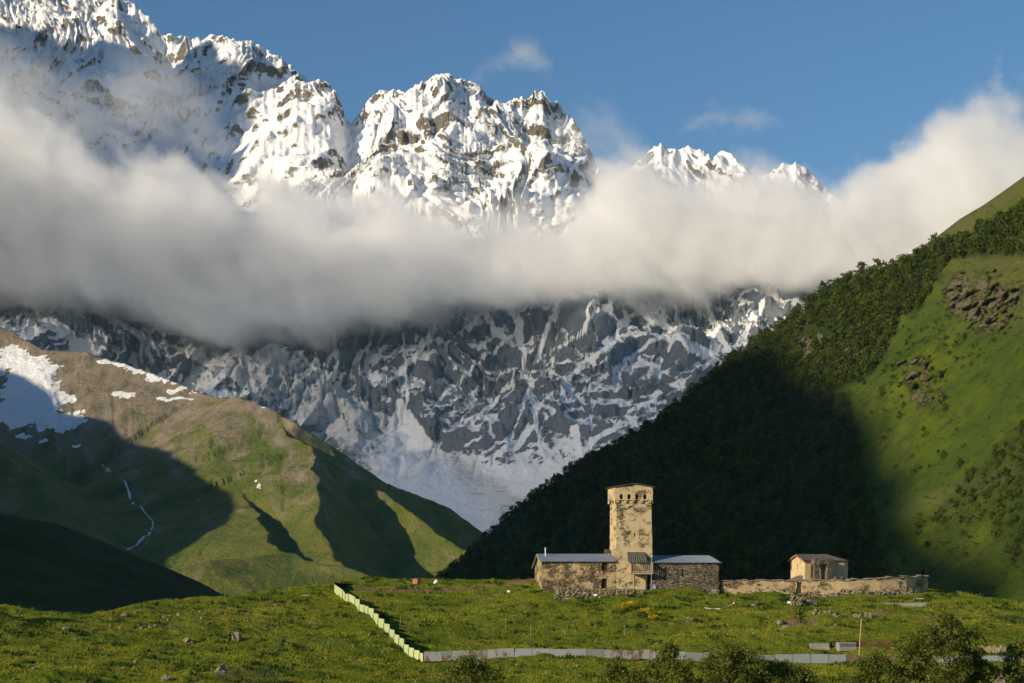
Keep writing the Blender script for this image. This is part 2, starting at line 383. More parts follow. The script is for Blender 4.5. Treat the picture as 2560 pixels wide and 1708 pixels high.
# knolls, cliffs and gullies as displacement of the slope along its depth
Xr = (CXr-CX)/FPX*Yr
disp = 16*fbm(Xr/170, Yr/170, 4, 41)+9*fbm(Xr/45, Yr/70, 4, 42)
ROCKS = [(2480, 760, 85, 75, 1.25), (2400, 730, 40, 55, 1.), (2010, 870, 55, 45, 1.15), (2110, 870, 55, 30, .8), (2290, 930, 70, 42, 1.0), (2330, 1000, 50, 40, .7), (1770, 1145, 30, 35, .8), (1830, 1010, 30, 40, .55), (2440, 520, 50, 16, .6), (2250, 745, 26, 20, .45), (1930, 1080, 24, 30, .4), (1400, 1330, 60, 30, .3)]
def rockmask(px, py):
    wx_ = 26*fbm(px/55, py/38, 4, 46); wy_ = 20*fbm(px/50+7, py/34, 4, 47)
    return np.clip(sum(k*np.exp(-((px+wx_-cx)/rx)**2-((py+wy_-cy)/ry)**2) for cx, cy, rx, ry, k in ROCKS), 0, 1.2)*np.clip(.9+.9*fbm(px/22, py/16, 3, 48), .2, 1.2)
rm = rockmask(CXr, pyr)
disp = disp+rm*(13*(ridged(CXr/44+pyr/70, pyr/46, 5, 44, .6)-.85)+5*fbm(CXr/12, pyr/14, 3, 45)-3)
gully = np.exp(-((pyr-(1500-(CXr-2100)*.62+40*np.sin(CXr/90)))/90)**2)*sstep(2100, 2300, CXr)
disp = disp+gully*22+14*np.exp(-((CXr-2520)/120)**2-((pyr-1180)/130)**2)*-1.4
fade = sstep(0, .12, SS)*sstep(0, .10, 1-SS)
Yr = Yr+disp*fade
Xr = (CXr-CX)/FPX*Yr; Zr = (HZ-pyr)/FPX*Yr
dryR = np.clip(np.exp(-((pyr-skyr-18)/26)**2)*sstep(2080, 2250, CXr)+.8*np.exp(-((CXr-2480)/130)**4-((pyr-700)/120)**4)+.6*np.exp(-((pyr-(1300-(CXr-2200)*.35))/30)**2)*sstep(2150, 2300, CXr), 0, 1)
def inpoly(x, y, poly):
    c = np.zeros(x.shape, bool); n = len(poly)
    for i in range(n):
        (x0, y0), (x1, y1) = poly[i], poly[(i+1) % n]
        k = ((y0 > y) != (y1 > y)) & (x < (x1-x0)*(y-y0)/(y1-y0+1e-9)+x0); c ^= k
    return c
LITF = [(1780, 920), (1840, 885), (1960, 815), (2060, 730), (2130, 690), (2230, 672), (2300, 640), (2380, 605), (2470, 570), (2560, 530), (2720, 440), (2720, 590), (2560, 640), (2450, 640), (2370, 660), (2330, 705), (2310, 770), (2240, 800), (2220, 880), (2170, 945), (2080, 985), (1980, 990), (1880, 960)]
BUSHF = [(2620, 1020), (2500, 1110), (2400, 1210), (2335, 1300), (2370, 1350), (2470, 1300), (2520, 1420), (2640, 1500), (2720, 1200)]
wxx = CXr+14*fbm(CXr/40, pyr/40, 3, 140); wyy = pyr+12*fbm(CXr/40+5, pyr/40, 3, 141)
wood_shadeR = np.clip(inpoly(wxx, wyy, LITF)*.85+inpoly(wxx, wyy, BUSHF)*.45+((wxx < 2010-(wyy-800)*.25) & (wxx < 1960))*1.+((wyy > 985) & (wxx < 2125+(wyy-985)*.18) & (wxx > 1850))*1., 0, 1)  # last term puts shade into the slope's colour, no wood seen there
wood_shadeR = blur(blur(wood_shadeR, 3, 0), 3, 1)
# far side behind the crest and the foot
nb = 40; tb = np.linspace(.02, 1, nb)[:, None]
Yk = Yr[-1][None]+tb*700; Zk = Zr[-1][None]-tb**1.3*520-tb*4; Xk = (colsR[None]-CX)/FPX*Yr[-1][None]+tb*260
nf = 8; tf = np.linspace(1, .12, nf)[:, None]
Yf = Yr[0][None]-tf*60; Zf = np.maximum(Zr[0][None]-tf*75, -96); Xf = (colsR[None]-CX)/FPX*Yf
ST = lambda a, b, c: np.vstack([a, b, c])
zer = np.zeros
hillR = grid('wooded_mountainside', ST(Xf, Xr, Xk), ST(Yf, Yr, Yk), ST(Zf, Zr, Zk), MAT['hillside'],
             {'rock': ST(zer(Xf.shape), rm*.66, zer(Xk.shape)), 'dry': ST(zer(Xf.shape), dryR*.9, zer(Xk.shape)), 'wood': ST(zer(Xf.shape)+1, wood_shadeR, zer(Xk.shape)+.5)})

# dark hill low on the left, in front of the stream valley
colsL = np.linspace(-900, 760, 200); s = np.linspace(0, 1, 80)
CXl, SL = np.meshgrid(colsL, s)
skyl = lut([(-900, 1120), (-300, 1210), (0, 1281), (150, 1312), (300, 1371), (420, 1421), (500, 1456), (600, 1511), (760, 1590)])(CXl)
Yl = 620+SL*(np.interp(CXl, [-900, 0, 760], [820, 900, 1050])-620); pyl = 1720+(skyl-1720)*(1-(1-SL)**1.3)
Xl = (CXl-CX)/FPX*Yl; Zl = (HZ-pyl)/FPX*Yl+sstep(0, .2, SL)*sstep(0, .1, 1-SL)*5*fbm(Xl/60, Yl/60, 4, 50)
Yk = Yl[-1][None]+tb*600; Zk = Zl[-1][None]-tb*330; Xk = Xl[-1][None]-tb*150
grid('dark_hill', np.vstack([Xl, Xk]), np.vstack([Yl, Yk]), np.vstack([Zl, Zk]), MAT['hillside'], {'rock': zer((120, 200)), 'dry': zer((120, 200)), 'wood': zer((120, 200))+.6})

# ------------------------------------------------------------------ left: grassy alpine spur built from its crest lines
def seg_field(X, Y, pts, sl, sr, pw=.92, jag=0, seed=0):
    """height of a ridge: its crest minus a fall on each side (left / right of travel)"""
    best = np.full(X.shape, 1e9); out = np.full(X.shape, -1e9)
    for (x0, y0, z0), (x1, y1, z1) in zip(pts[:-1], pts[1:]):
        dx, dy = x1-x0, y1-y0; L2 = dx*dx+dy*dy
        t = np.clip(((X-x0)*dx+(Y-y0)*dy)/L2, 0, 1)
        ex, ey = X-(x0+t*dx), Y-(y0+t*dy); d = np.hypot(ex, ey)
        k = np.where((dx*ey-dy*ex) > 0, sl, sr)             # left of travel or right of it
        zc = z0+t*(z1-z0)-k*d**pw*(300**(1-pw)); n_ = d < best
        out = np.where(n_, zc, out); best = np.where(n_, d, best)
    return out
def crest(l): return [tuple(P(*q)) for q in l]
R1 = crest([(-500, 640, 3900), (-200, 760, 3780), (0, 812, 3650), (40, 830, 3620), (105, 874, 3560), (190, 873, 3500), (280, 900, 3450), (360, 925, 3400), (430, 950, 3350), (500, 975, 3300), (545, 990, 3220), (575, 990, 3150), (625, 1001, 3090), (690, 1025, 3040), (740, 1055, 2990), (830, 1110, 3000), (900, 1165, 3020), (960, 1205, 3040), (1060, 1240, 3060), (1130, 1270, 3060), (1215, 1328, 3050), (1330, 1420, 3000), (1500, 1520, 2950)])
R2 = crest([(690, 1027, 3040), (712, 1060, 2990), (722, 1085, 2930), (766, 1112, 2860), (780, 1150, 2780), (796, 1200, 2690), (797, 1290, 2560), (803, 1330, 2490), (822, 1378, 2400), (870, 1440, 2290)])
R3 = crest([(575, 1180, 2900), (612, 1245, 2700), (640, 1295, 2540), (668, 1342, 2430), (705, 1378, 2320), (770, 1398, 2240), (860, 1414, 2170), (950, 1452, 2080), (1010, 1490, 2020)])
R4 = crest([(818, 1150, 2880), (880, 1190, 2870), (950, 1228, 2840), (1020, 1275, 2790), (1080, 1312, 2740), (1155, 1366, 2660), (1210, 1420, 2600)])
R5 = crest([(-900, 700, 3000), (-500, 860, 2900), (-250, 985, 2800), (-60, 1080, 2700), (80, 1190, 2560), (180, 1290, 2440), (250, 1380, 2330)])
R6 = crest([(400, 1440, 2150), (520, 1400, 2190), (640, 1390, 2230), (700, 1382, 2280)])
colsS = np.linspace(-700, 1560, 640); rowsS = np.concatenate([np.linspace(1880, 3750, 560), np.linspace(3760, 4500, 60)])
US, YS = np.meshgrid((colsS-CX)/FPX, rowsS); XS = US*YS
wx = 26*fbm(XS/160, YS/160, 3, 61); wy = 26*fbm(XS/160, YS/160, 3, 62)
wx2 = wx+7*fbm(XS/35, YS/35, 3, 63); wy2 = wy+7*fbm(XS/35, YS/35, 3, 64)
k1 = seg_field(XS+wx*.3, YS+wy*.3, R1, .75, .66)
k2 = seg_field(XS+wx2*.6, YS+wy2*.6, R2, 1.0, .44)
k3 = seg_field(XS+wx2*.5, YS+wy2*.5, R3, .85, .30)
k4 = seg_field(XS+wx2*.5, YS+wy2*.5, R4, .75, .60)
k5 = seg_field(XS+wx, YS+wy, R5, .45, .50)
k6 = seg_field(XS+wx, YS+wy, R6, .30, .30)
def smax(a, b, k=9.): 
    h = np.clip(.5+.5*(a-b)/k, 0, 1); return b+(a-b)*h+k*h*(1-h)
ZS = smax(k1, k2, 5); ZS = smax(ZS, k3, 7); ZS = smax(ZS, k4, 5); ZS = smax(ZS, k5, 30); ZS = smax(ZS, k6, 14)
def erode(Z, dx, iters, K, m=.45, dif=.0):
    n, w = Z.shape; Z = Z.copy(); N = n*w; idx = np.arange(N).reshape(n, w)
    offs = [(-1, 0, 1), (1, 0, 1), (0, -1, 1), (0, 1, 1), (-1, -1, 1.414), (-1, 1, 1.414), (1, -1, 1.414), (1, 1, 1.414)]
    for it in range(iters):
        Pz = np.pad(Z, 1, mode='edge'); best = np.zeros_like(Z); rec = idx.copy(); dl = np.ones_like(Z)
        for a, b, L in offs:
            nb_ = Pz[1+a:1+a+n, 1+b:1+b+w]; sl_ = (Z-nb_)/L; k = sl_ > best
            best = np.where(k, sl_, best); dl = np.where(k, L, dl)
            r = np.clip(np.arange(n)[:, None]+a, 0, n-1)*w+np.clip(np.arange(w)[None]+b, 0, w-1)
            rec = np.where(k, r, rec)
        order = np.argsort(-Z.ravel()).tolist(); R = rec.ravel().tolist(); A = [1.]*N
        for i in order:
            j = R[i]
            if j != i: A[j] += A[i]
        Fk = (K*np.array(A)**m/(dl.ravel()*dx)).tolist(); z = Z.ravel().tolist()
        for i in reversed(order):
            j = R[i]
            if j != i:
                f = Fk[i]; v = (z[i]+f*z[j])/(1+f)
                if v < z[i]: z[i] = v
        Z = np.array(z).reshape(n, w)
        if dif: Z = Z+dif*(blur(blur(Z, 1, 0), 1, 1)-Z)
    return Z, np.array(A).reshape(n, w)
def resize(A, n, w):
    r = np.linspace(0, A.shape[0]-1, n); c = np.linspace(0, A.shape[1]-1, w)
    i = np.minimum(r.astype(int), A.shape[0]-2); j = np.minimum(c.astype(int), A.shape[1]-2)
    fr = (r-i)[:, None]; fc = (c-j)[None]
    return (A[i][:, j]*(1-fr)+A[i+1][:, j]*fr)*(1-fc)+(A[i][:, j+1]*(1-fr)+A[i+1][:, j+1]*fr)*fc
# gullies worn down the fall line
fall = ridged((XS*.9+YS*.35)/95+wx/60, (YS*.9-XS*.3)/420, 4, 71)
rel = np.clip((ZS-40)/300, 0, 1)
zc = resize(ZS+4*fbm(XS/60, YS/60, 4, 72), 310, 320)
ze, acc = erode(zc, 7., 7, .22, .5, .25)
cut = resize(ze-zc, *ZS.shape)
ZS = ZS+np.clip(cut, -26, 0)*.5+rel*(fall-.9)*4+rel*2.2*fbm(XS/28, YS/28, 4, 73)
PXS = US*FPX+CX; PYS = HZ-ZS/YS*FPX
altS = np.clip((ZS-95)/330, 0, 1)
streak = fbm((XS+YS*.4)/38+wx/50, (YS-XS*.4)/330, 4, 74)*.5
SNOW = [(30, 900, 70, 34, 1.0), (100, 935, 60, 36, .95), (60, 985, 75, 32, 1.1), (40, 1035, 80, 26, 1.1), (130, 1055, 70, 18, 1.15), (175, 1045, 30, 11, 1.2), (150, 1000, 40, 18, .55), (315, 989, 24, 7, 1.3), (270, 903, 34, 7, 1.), (330, 917, 45, 10, 1.15), (400, 940, 50, 13, 1.15), (450, 972, 34, 12, 1.1), (430, 998, 60, 4, 1.),
        (60, 1090, 18, 8, .9), (192, 1122, 9, 8, 1.2), (638, 1201, 4, 3, 1.3), (645, 1220, 5, 8, 1.4), (668, 1018, 8, 3, 1.1), (265, 1175, 12, 5, .8), (110, 1100, 16, 6, .6)]
wpx = 30*fbm(XS/34, YS/40, 5, 75, .6); wpy = 15*fbm(XS/30+9, YS/36, 5, 76, .6)
snowS = sum(k*np.exp(-((PXS+wpx*min(1, rx/30)-cx)/rx)**2-((PYS+wpy*min(1, ry/12)-cy)/ry)**2) for cx, cy, rx, ry, k in SNOW)
spur = grid('alpine_spur', XS, YS, ZS, MAT['spur'], {'alt': altS, 'streak': streak, 'snow': np.clip(snowS, 0, 1.2)})

MAT['stream'] = m_plain('white_water', (.45, .47, .5), (.75, .76, .78), .2, .5, obj=False)
def on_spur(px, py):
    j = int(np.argmin(np.abs(colsS-px))); row = HZ-ZS[:, j]/YS[:, j]*FPX; k = np.nonzero(row <= py)[0]; i_ = int(k[0]) if len(k) else int(np.argmin(row))
    return Vector((XS[i_, j], YS[i_, j], ZS[i_, j]))
for pth, w_ in (([(255, 1163), (268, 1176), (279, 1184)], 3.2), ([(303, 1203), (312, 1218), (322, 1233), (327, 1248), (334, 1258), (333, 1266)], 3.), ([(334, 1268), (352, 1284), (372, 1296), (381, 1304), (383, 1318), (375, 1330)], 2.), ([(376, 1332), (371, 1341), (360, 1345), (352, 1355), (343, 1365), (322, 1374), (314, 1379)], 3.4)):
    st = MB(); P_ = [on_spur(*q) for q in pth]; V = []; r_ = random.Random(int(pth[0][0]))
    for a_, b_ in zip(P_[:-1], P_[1:]):
        for t_ in (0, .25, .5, .75):
            c_ = a_.lerp(b_, t_); w2 = w_*r_.uniform(.3, 1.); V += [c_+Vector((-w2, 0, 1.2)), c_+Vector((w2, r_.uniform(-3, 3), 1.2))]
    st.add(V, [(2*i_, 2*i_+1, 2*i_+3, 2*i_+2) for i_ in range(len(V)//2-1)]); st.build('stream', MAT['stream'])['kind'] = 'structure'

# ------------------------------------------------------------------ the snow massif
KC = [-300, 0, 300, 550, 800, 1000, 1200, 1350, 1500, 1700, 2000, 2400, 2900]
KT = [  # (row, distance) at: near edge, glacier, foot of the wall, cloud base, main crest
 [(1360, 5200), (1100, 5900), (900, 6700), (700, 7600), (560, 8500)], [(1360, 5200), (1100, 6000), (850, 6800), (660, 7600), (520, 8500)],
 [(1360, 5200), (1150, 5900), (900, 6700), (720, 7600), (460, 8500)], [(1360, 5200), (1100, 5900), (870, 7300), (740, 7900), (255, 8600)],
 [(1360, 5200), (1150, 5800), (965, 6600), (740, 7350), (200, 8600)], [(1350, 5200), (1235, 5600), (1070, 6300), (740, 7050), (225, 8600)],
 [(1345, 5200), (1300, 5450), (1200, 5800), (740, 6950), (215, 8600)], [(1345, 5200), (1290, 5400), (1170, 5750), (720, 6850), (228, 8600)],
 [(1340, 5200), (1240, 5420), (1080, 5800), (710, 6750), (430, 8300)], [(1330, 5200), (1150, 5500), (950, 5950), (690, 6650), (540, 7900)],
 [(1300, 5200), (1050, 5600), (850, 6050), (690, 6550), (590, 7700)], [(1300, 5200), (1050, 5600), (850, 6050), (690, 6550), (620, 7700)], [(1300, 5200), (1050, 5600), (850, 6050), (690, 6550), (620, 7700)]]
CB0 = lut([(-300, 580), (0, 520), (200, 490), (400, 410), (520, 300), (580, 240), (620, 222), (648, 232), (668, 230), (690, 222), (740, 203), (770, 206), (800, 200), (828, 214), (845, 240), (855, 268), (865, 300), (880, 312), (895, 285), (910, 265), (930, 244), (950, 225), (985, 226), (1012, 232), (1030, 222), (1050, 208), (1075, 196), (1092, 187), (1118, 185), (1140, 195), (1170, 205), (1200, 215), (1215, 240), (1240, 252), (1262, 262), (1280, 250), (1305, 244), (1318, 252), (1335, 232), (1355, 227), (1378, 250), (1400, 262), (1412, 285), (1435, 300), (1452, 330), (1480, 385), (1510, 450), (1560, 500), (1700, 580), (2000, 640), (2900, 700)])
CA0 = lut([(-300, -160), (0, -70), (150, -40), (300, -5), (335, 12), (370, 40), (400, 80), (440, 90), (480, 95), (512, 100), (522, 91), (555, 88), (578, 98), (590, 106), (622, 101), (640, 112), (680, 135), (712, 148), (740, 178), (772, 202), (860, 300), (1000, 380), (1300, 520), (1500, 480), (1580, 420), (1628, 375), (1655, 359), (1672, 372), (1700, 376), (1722, 366), (1760, 380), (1783, 398), (1800, 379), (1828, 385), (1842, 400), (1900, 440), (1930, 432), (1955, 410), (1980, 408), (2005, 415), (2025, 430), (2060, 470), (2200, 590), (2900, 720)])
colsM = np.linspace(-300, 2860, 1060)
jagm = 5*(ridged(colsM/34, colsM*0, 4, 95, .6)-.9)+3*fbm(colsM/9, colsM*0+4, 2, 96)
CB = lambda x: CB0(x)-np.interp(x, colsM, jagm)
CA = lambda x: CA0(x)-np.interp(x, colsM, np.roll(jagm, 200))
kt = np.array(KT, float)
def colinterp(a): return blur(np.interp(colsM, KC, a)[None], 26, 1)[0]
fy = [colinterp(kt[:, i, 1]) for i in range(5)]
fz = [colinterp((HZ-kt[:, i, 0])/FPX*kt[:, i, 1]) for i in range(4)]
yB = fy[4]; zB = (HZ-CB(colsM))/FPX*yB
yA = colinterp(np.interp(KC, [-300, 600, 1500, 2900], [9800, 9700, 9300, 9000])); zA = (HZ-CA(colsM))/FPX*yA
sad = sstep(560, 720, colsM); yS = (yB+yA)/2; zS = (zB+zA)/2-sad*260
ys = np.stack(fy[:4]+[yB, yS, yA, yA+1200]); zs = np.stack(fz+[zB, zS, zA, zA-1100])
rowsM = np.linspace(5200, 10900, 820)
UM, YM = np.meshgrid((colsM-CX)/FPX, rowsM); XM = UM*YM
ZM = np.empty_like(YM)
for j in range(len(colsM)): ZM[:, j] = np.interp(rowsM, ys[:, j], zs[:, j])
ZM = blur(ZM, 6, 0)
hgt = np.clip((ZM-250)/900, 0, 1)
wallm = sstep(0, .5, hgt)
wM = 120*fbm(XM/700, YM/700, 3, 80)
# spurs that lean across the face, gullies worn between them, ledges that climb to the right
wz = 120*fbm(XM/650+3, YM/650, 3, 79)
Z0 = ZM+wallm*(210*(ridged((XM+wM+ZM*.40)/1250, (YM+wz)/1500+ZM/2600, 3, 81)-.95)+110*fbm((XM-ZM*.5)/420, (YM+ZM)/620, 4, 82))
zc = resize(Z0, 300, 390)
ze, acc = erode(zc, 19., 6, .5, .45, .12)
cut = np.clip(resize(ze-zc, *ZM.shape), -150, 0); couloir = np.clip(resize(np.log(acc), *ZM.shape)-1.5, 0, 4)/4
Zm = Z0+cut*wallm
wq = 70*fbm(XM/240, Zm/240, 4, 87)
wv = (Zm-.85*XM)/1.31+wq; vv = (XM+.85*Zm)/1.31
ledge = ridged(wv/210, vv/800, 5, 83)
wv2 = (Zm+.95*XM)/1.38+wq; vv2 = (XM-.95*Zm)/1.38
ledge2 = ridged(wv2/240, vv2/760, 5, 86)
lr = np.clip(.5+1.6*fbm(XM/900, Zm/900, 2, 93)+.5*sstep(200, 900, XM)-.25, 0, 1)
led = ledge*(1-lr)+ledge2*lr
wi = 80*fbm(XM/260, Zm/260, 3, 91)
rib = ridged((XM+wi-Zm*.6*(1-2*lr))/330, (Zm+wi)/420+YM/2500, 6, 88, .55)
low = sstep(1700, 1250, Zm)
wA = (Zm-1.15*XM)/1.52+wq*1.2; vA = (XM+1.15*Zm)/1.52; wB = (Zm+1.1*XM)/1.49+wq*1.2; vB = (XM-1.1*Zm)/1.49
gA = ridged(wA/120, vA/1300, 5, 101, .6); gB = ridged(wB/135, vB/1300, 5, 102, .6); gC = ridged((XM+wq*1.0)/170, Zm/1500+YM/5000, 5, 103, .6)
pick = fbm(XM/620, Zm/620, 2, 104)
gr = np.maximum(gC*.97, np.maximum(gA*(1.04-.25*sstep(-.1, .3, pick)), gB*(1.04-.25*sstep(.1, -.3, pick))))
groove = sstep(1.3, 1.72, gr)
D = wallm*(-28*groove*low+(34-20*low)*(led-.8)+(62-30*sstep(1500, 2300, Zm))*(rib-.9)+(10-7*sstep(1500, 2300, Zm))*(ridged(XM/64+Zm/170, Zm/58, 4, 89, .6)-.9))
# keep the skyline where it is seen
Zv = (Zm/YM)
def fit(top_py, sel, w, cw=1., lo=.55):
    global Zm
    cur = np.where(sel, Zm/YM, -9).max(0); tgt = (HZ-top_py)/FPX
    k = 1+(blur((tgt/cur)[None], w, 1)[0]-1)*cw; wgt = sstep(lo, 1., np.where(sel, (Zm/YM)/cur[None], 0))
    Zm = np.where(sel, Zm*(1+(k[None]-1)*wgt), Zm)
selB = (np.abs(YM-yB[None]) < 420)
selA = (np.abs(YM-yA[None]) < 420)
cwB = sstep(520, 640, colsM); Y0M = YM
fit(CA(colsM), selA, 30); fit(CB(colsM), selB, 30, cwB); fit(CA(colsM), selA, 6, 1, .9); fit(CB(colsM), selB, 6, cwB, .9)
YM = Y0M-.8*D; Zm = Zm+.3*D
fit(CA(colsM), selA, 3, 1, .94); fit(CB(colsM), selB, 3, cwB, .94); fit(CA(colsM), selA, 0, 1, .985); fit(CB(colsM), selB, 0, cwB, .985)
XM = UM*YM
def nslope(X, Y, Z):
    a = [np.gradient(q, axis=1) for q in (X, Y, Z)]; b = [np.gradient(q, axis=0) for q in (X, Y, Z)]
    n = [a[1]*b[2]-a[2]*b[1], a[2]*b[0]-a[0]*b[2], a[0]*b[1]-a[1]*b[0]]
    nz = n[2]/np.sqrt(n[0]**2+n[1]**2+n[2]**2+1e-9); return np.sqrt(np.maximum(0, 1-nz*nz))/np.maximum(nz, .22)
slope = nslope(XM, YM, Zm)
lap = blur(blur(D, 6, 0), 6, 1)-D; lap2 = blur(blur(Zm, 22, 0), 22, 1)-Zm
PYM = HZ-Zm/YM*FPX; PXM = UM*FPX+CX
upper = sstep(760, 560, PYM)
Zb = blur(blur(Zm, 3, 0), 3, 1); slope2 = nslope(XM, blur(blur(YM, 3, 0), 3, 1), Zb)
lap3 = blur(blur(Zb, 90, 0), 90, 1)-Zb
fine = ridged((XM-.7*Zm)/46+wi/60, (Zm+.8*XM)/120, 4, 97, .6)-.9
raw = -.24*slope2-.10*np.minimum(slope, 3)+.20*np.clip(lap/12, -1, 1.2)+.15*np.clip(lap2/36, -1, 1.3)+.08*np.clip(lap3/90, -1, 1.2)+.10*couloir+.12*fine*(1-.5*upper)+.15*(led-.8)*upper+.42*(groove-.25)*low
mean = blur(blur(raw, 500, 0), 500, 1)
dev = raw-mean; dev = dev/(np.sqrt(blur(blur(dev*dev, 500, 0), 500, 1))+.02)
snowM = .5+.23*dev+.46*upper+.05*(1-upper)+.12*sstep(900, 500, PXM)*(1-upper)+.07*sstep(1400, 1700, PXM)*(1-upper)
snowM = np.where(wallm < .4, np.maximum(snowM, .9-wallm), snowM)
cone = np.exp(-((PXM-1020-(PYM-1100)*.2)/(5+np.clip(PYM-1000, 0, 300)*.62+8*fbm(XM/60, Zm/60, 3, 110)))**6)*sstep(995, 1006, PYM)
glac = np.exp(-((PXM-(560+(PYM-850)*1.55))/130)**4)*sstep(820, 860, PYM)
snowM = snowM-.16*np.exp(-((PXM-1370)/95)**2-((PYM-330)/110)**2)-.10*np.exp(-((PXM-1120)/60)**2-((PYM-240)/40)**2)
GUL = [([(1262, 735), (1290, 800), (1305, 880), (1325, 960), (1335, 1020), (1345, 1080)], 10), ([(1352, 1100), (1372, 1165), (1400, 1215), (1440, 1250)], 15), ([(830, 800), (840, 900), (835, 950), (858, 990)], 7), ([(1000, 790), (1010, 880), (1022, 1000)], 5),
       ([(1195, 740), (1232, 820), (1285, 862)], 9), ([(1090, 1005), (1195, 905), (1290, 830)], 6), ([(1110, 1080), (1200, 1040), (1285, 955)], 6), ([(1130, 1010), (1290, 915)], 4), ([(1225, 1145), (1290, 1100), (1338, 1062)], 8), ([(1160, 1162), (1270, 1128)], 5),
       ([(1560, 735), (1640, 800), (1720, 852), (1800, 912)], 15), ([(1565, 780), (1530, 860), (1440, 925), (1395, 985)], 8), ([(1640, 850), (1560, 905), (1480, 962), (1415, 1005)], 6), ([(1755, 740), (1800, 830), (1835, 905)], 12), ([(1905, 750), (1862, 830), (1830, 890)], 9),
       ([(1428, 1070), (1448, 1115), (1475, 1160)], 14), ([(1548, 1058), (1480, 1112)], 10), ([(1645, 985), (1570, 1032)], 8), ([(1490, 745), (1450, 830), (1380, 880)], 6), ([(1400, 740), (1370, 830), (1345, 900)], 7), ([(1680, 740), (1700, 820), (1660, 880)], 7), ([(1100, 740), (1080, 830), (1030, 900), (960, 960)], 8), ([(930, 800), (915, 880), (930, 960)], 6), ([(740, 830), (760, 890), (800, 940)], 9),
       ([(60, 760), (150, 830), (250, 880)], 14), ([(200, 740), (280, 800), (380, 850)], 12), ([(330, 760), (430, 830), (520, 870)], 13), ([(480, 880), (600, 940), (720, 1000)], 26)]
gm = (PYM > 690) & (PYM < 1330); gx_ = PXM[gm]+9*fbm(XM[gm]/90, Zm[gm]/90, 4, 120, .6); gy_ = PYM[gm]+9*fbm(XM[gm]/90+5, Zm[gm]/90, 4, 121, .6); gv = np.zeros(gx_.shape)
for pl, w_ in GUL:
    for (x0, y0), (x1, y1) in zip(pl[:-1], pl[1:]):
        t_ = np.clip(((gx_-x0)*(x1-x0)+(gy_-y0)*(y1-y0))/((x1-x0)**2+(y1-y0)**2), 0, 1); gv = np.maximum(gv, np.exp(-(np.hypot(gx_-x0-t_*(x1-x0), gy_-y0-t_*(y1-y0))/w_)**2))
gul = np.zeros(PXM.shape); gul[gm] = gv
snowM = np.maximum(snowM-.04*(1-upper), gul*.95)
snowM = np.clip(np.maximum(snowM, np.maximum(cone, glac)*.95), -.4, 1.3)
ice = np.clip(glac*1.1+np.exp(-((PXM-1000-(PYM-1150)*1.2)/170)**4)*sstep(1070, 1130, PYM), 0, 1)*(1-cone*.8)
massif = grid('snow_mountain', XM, YM, Zm, MAT['massif'], {'snow': snowM, 'ice': ice})

# ------------------------------------------------------------------ unseen western ranges, added and shaped to cast the shadow edges
def on_grid(px, py, X, Y, Z, c):
    j = int(np.argmin(np.abs(c-px))); row = HZ-Z[:, j]/Y[:, j]*FPX
    k = np.nonzero(row <= py)[0]; i = int(k[0]) if len(k) else int(np.argmin(row))
    return X[i, j], Y[i, j], Z[i, j]
def west_shadow_range(name, pts, q0, extra, front=2.2, back=1.1, rough=0.):
    """a ridge whose crest stands on the sun's side of the listed places, so that its shadow edge runs through them"""
    cr = []
    for x, y, z in pts:
        p = DIRY*x-DIRX*y; q = DIRX*x+DIRY*y; qq = q0(p)
        cr.append((p, z+(q-qq)*TAN))
    cr = np.array(sorted(cr+extra)); n = 160
    p = np.linspace(cr[0, 0], cr[-1, 0], n); h = np.interp(p, cr[:, 0], cr[:, 1])
    h = blur(h[None], 1, 1)[0]+rough*fbm(p/130, p*0, 4, 7)
    prof = [(-1., 0.), (-.8, .2), (-.6, .4), (-.4, .6), (-.2, .8), (-.07, .94), (0, 1.), (.07, .94), (.25, .75), (.5, .5), (.75, .25), (1., 0.)]
    X = np.empty((len(prof), n)); Y = X.copy(); Z = X.copy()
    for i, (a, k) in enumerate(prof):
        hh = h+97; off = a*hh/(back if a < 0 else front)
        q = np.array([q0(v) for v in p])+off+(0 if a == 0 else 1)*hh*.05*fbm(p/200+a*3, p*0+a, 3, 8)
        X[i] = DIRY*p+DIRX*q; Y[i] = -DIRX*p+DIRY*q; Z[i] = -97+hh*k
    return grid(name, X, Y, Z, MAT['hillside'], {'rock': Z*0, 'dry': Z*0})
LITR = [(1840, 850), (1960, 862), (2005, 935), (2100, 985), (2198, 1040), (2278, 1132), (2240, 1190), (2262, 1282), (2345, 1362), (2472, 1402), (2560, 1428)]
pr = [on_grid(a, b, Xr, Yr, Zr, colsR) for a, b in LITR]
west_shadow_range('ridge', pr, lambda p: -2600., [(-1250, 1330), (-1420, 1180), (-1560, 300), (-1640, -60), (-380, 900), (-330, 300), (-300, -60)], 1.6, 1.2)  # unseen crest added to shade the right mountainside
LITS = [(-150, 860), (0, 922), (60, 942), (130, 986), (152, 1032), (275, 1052), (310, 1100), (430, 1132), (500, 1190), (580, 1240), (592, 1272), (570, 1312), (500, 1352), (412, 1402)]
ps = [on_grid(a, b, XS, YS, ZS, colsS) for a, b in LITS]
west_shadow_range('hill', ps, lambda p: 0., [(-3700, 820), (-4000, 500), (-1990, 250), (-1900, -60)], 1.6, 1.2)  # unseen crest added to shade the foot of the spur
LITM = [((90, 70), 1), ((140, 112), 1), ((300, 118), 1), ((515, 104), 1), ((622, 232), 1), ((652, 330), 1)]
pm = [on_grid(a, b, XM, YM, Zm, colsM) for (a, b), _ in LITM]
west_shadow_range('mountain', pm, lambda p: 0., [(-11500, 4100), (-7450, 3400), (-7300, 2900), (-7150, 400), (-7100, -60)], 2.6, 1.3, 60.)  # unseen crest added to shade the left peaks
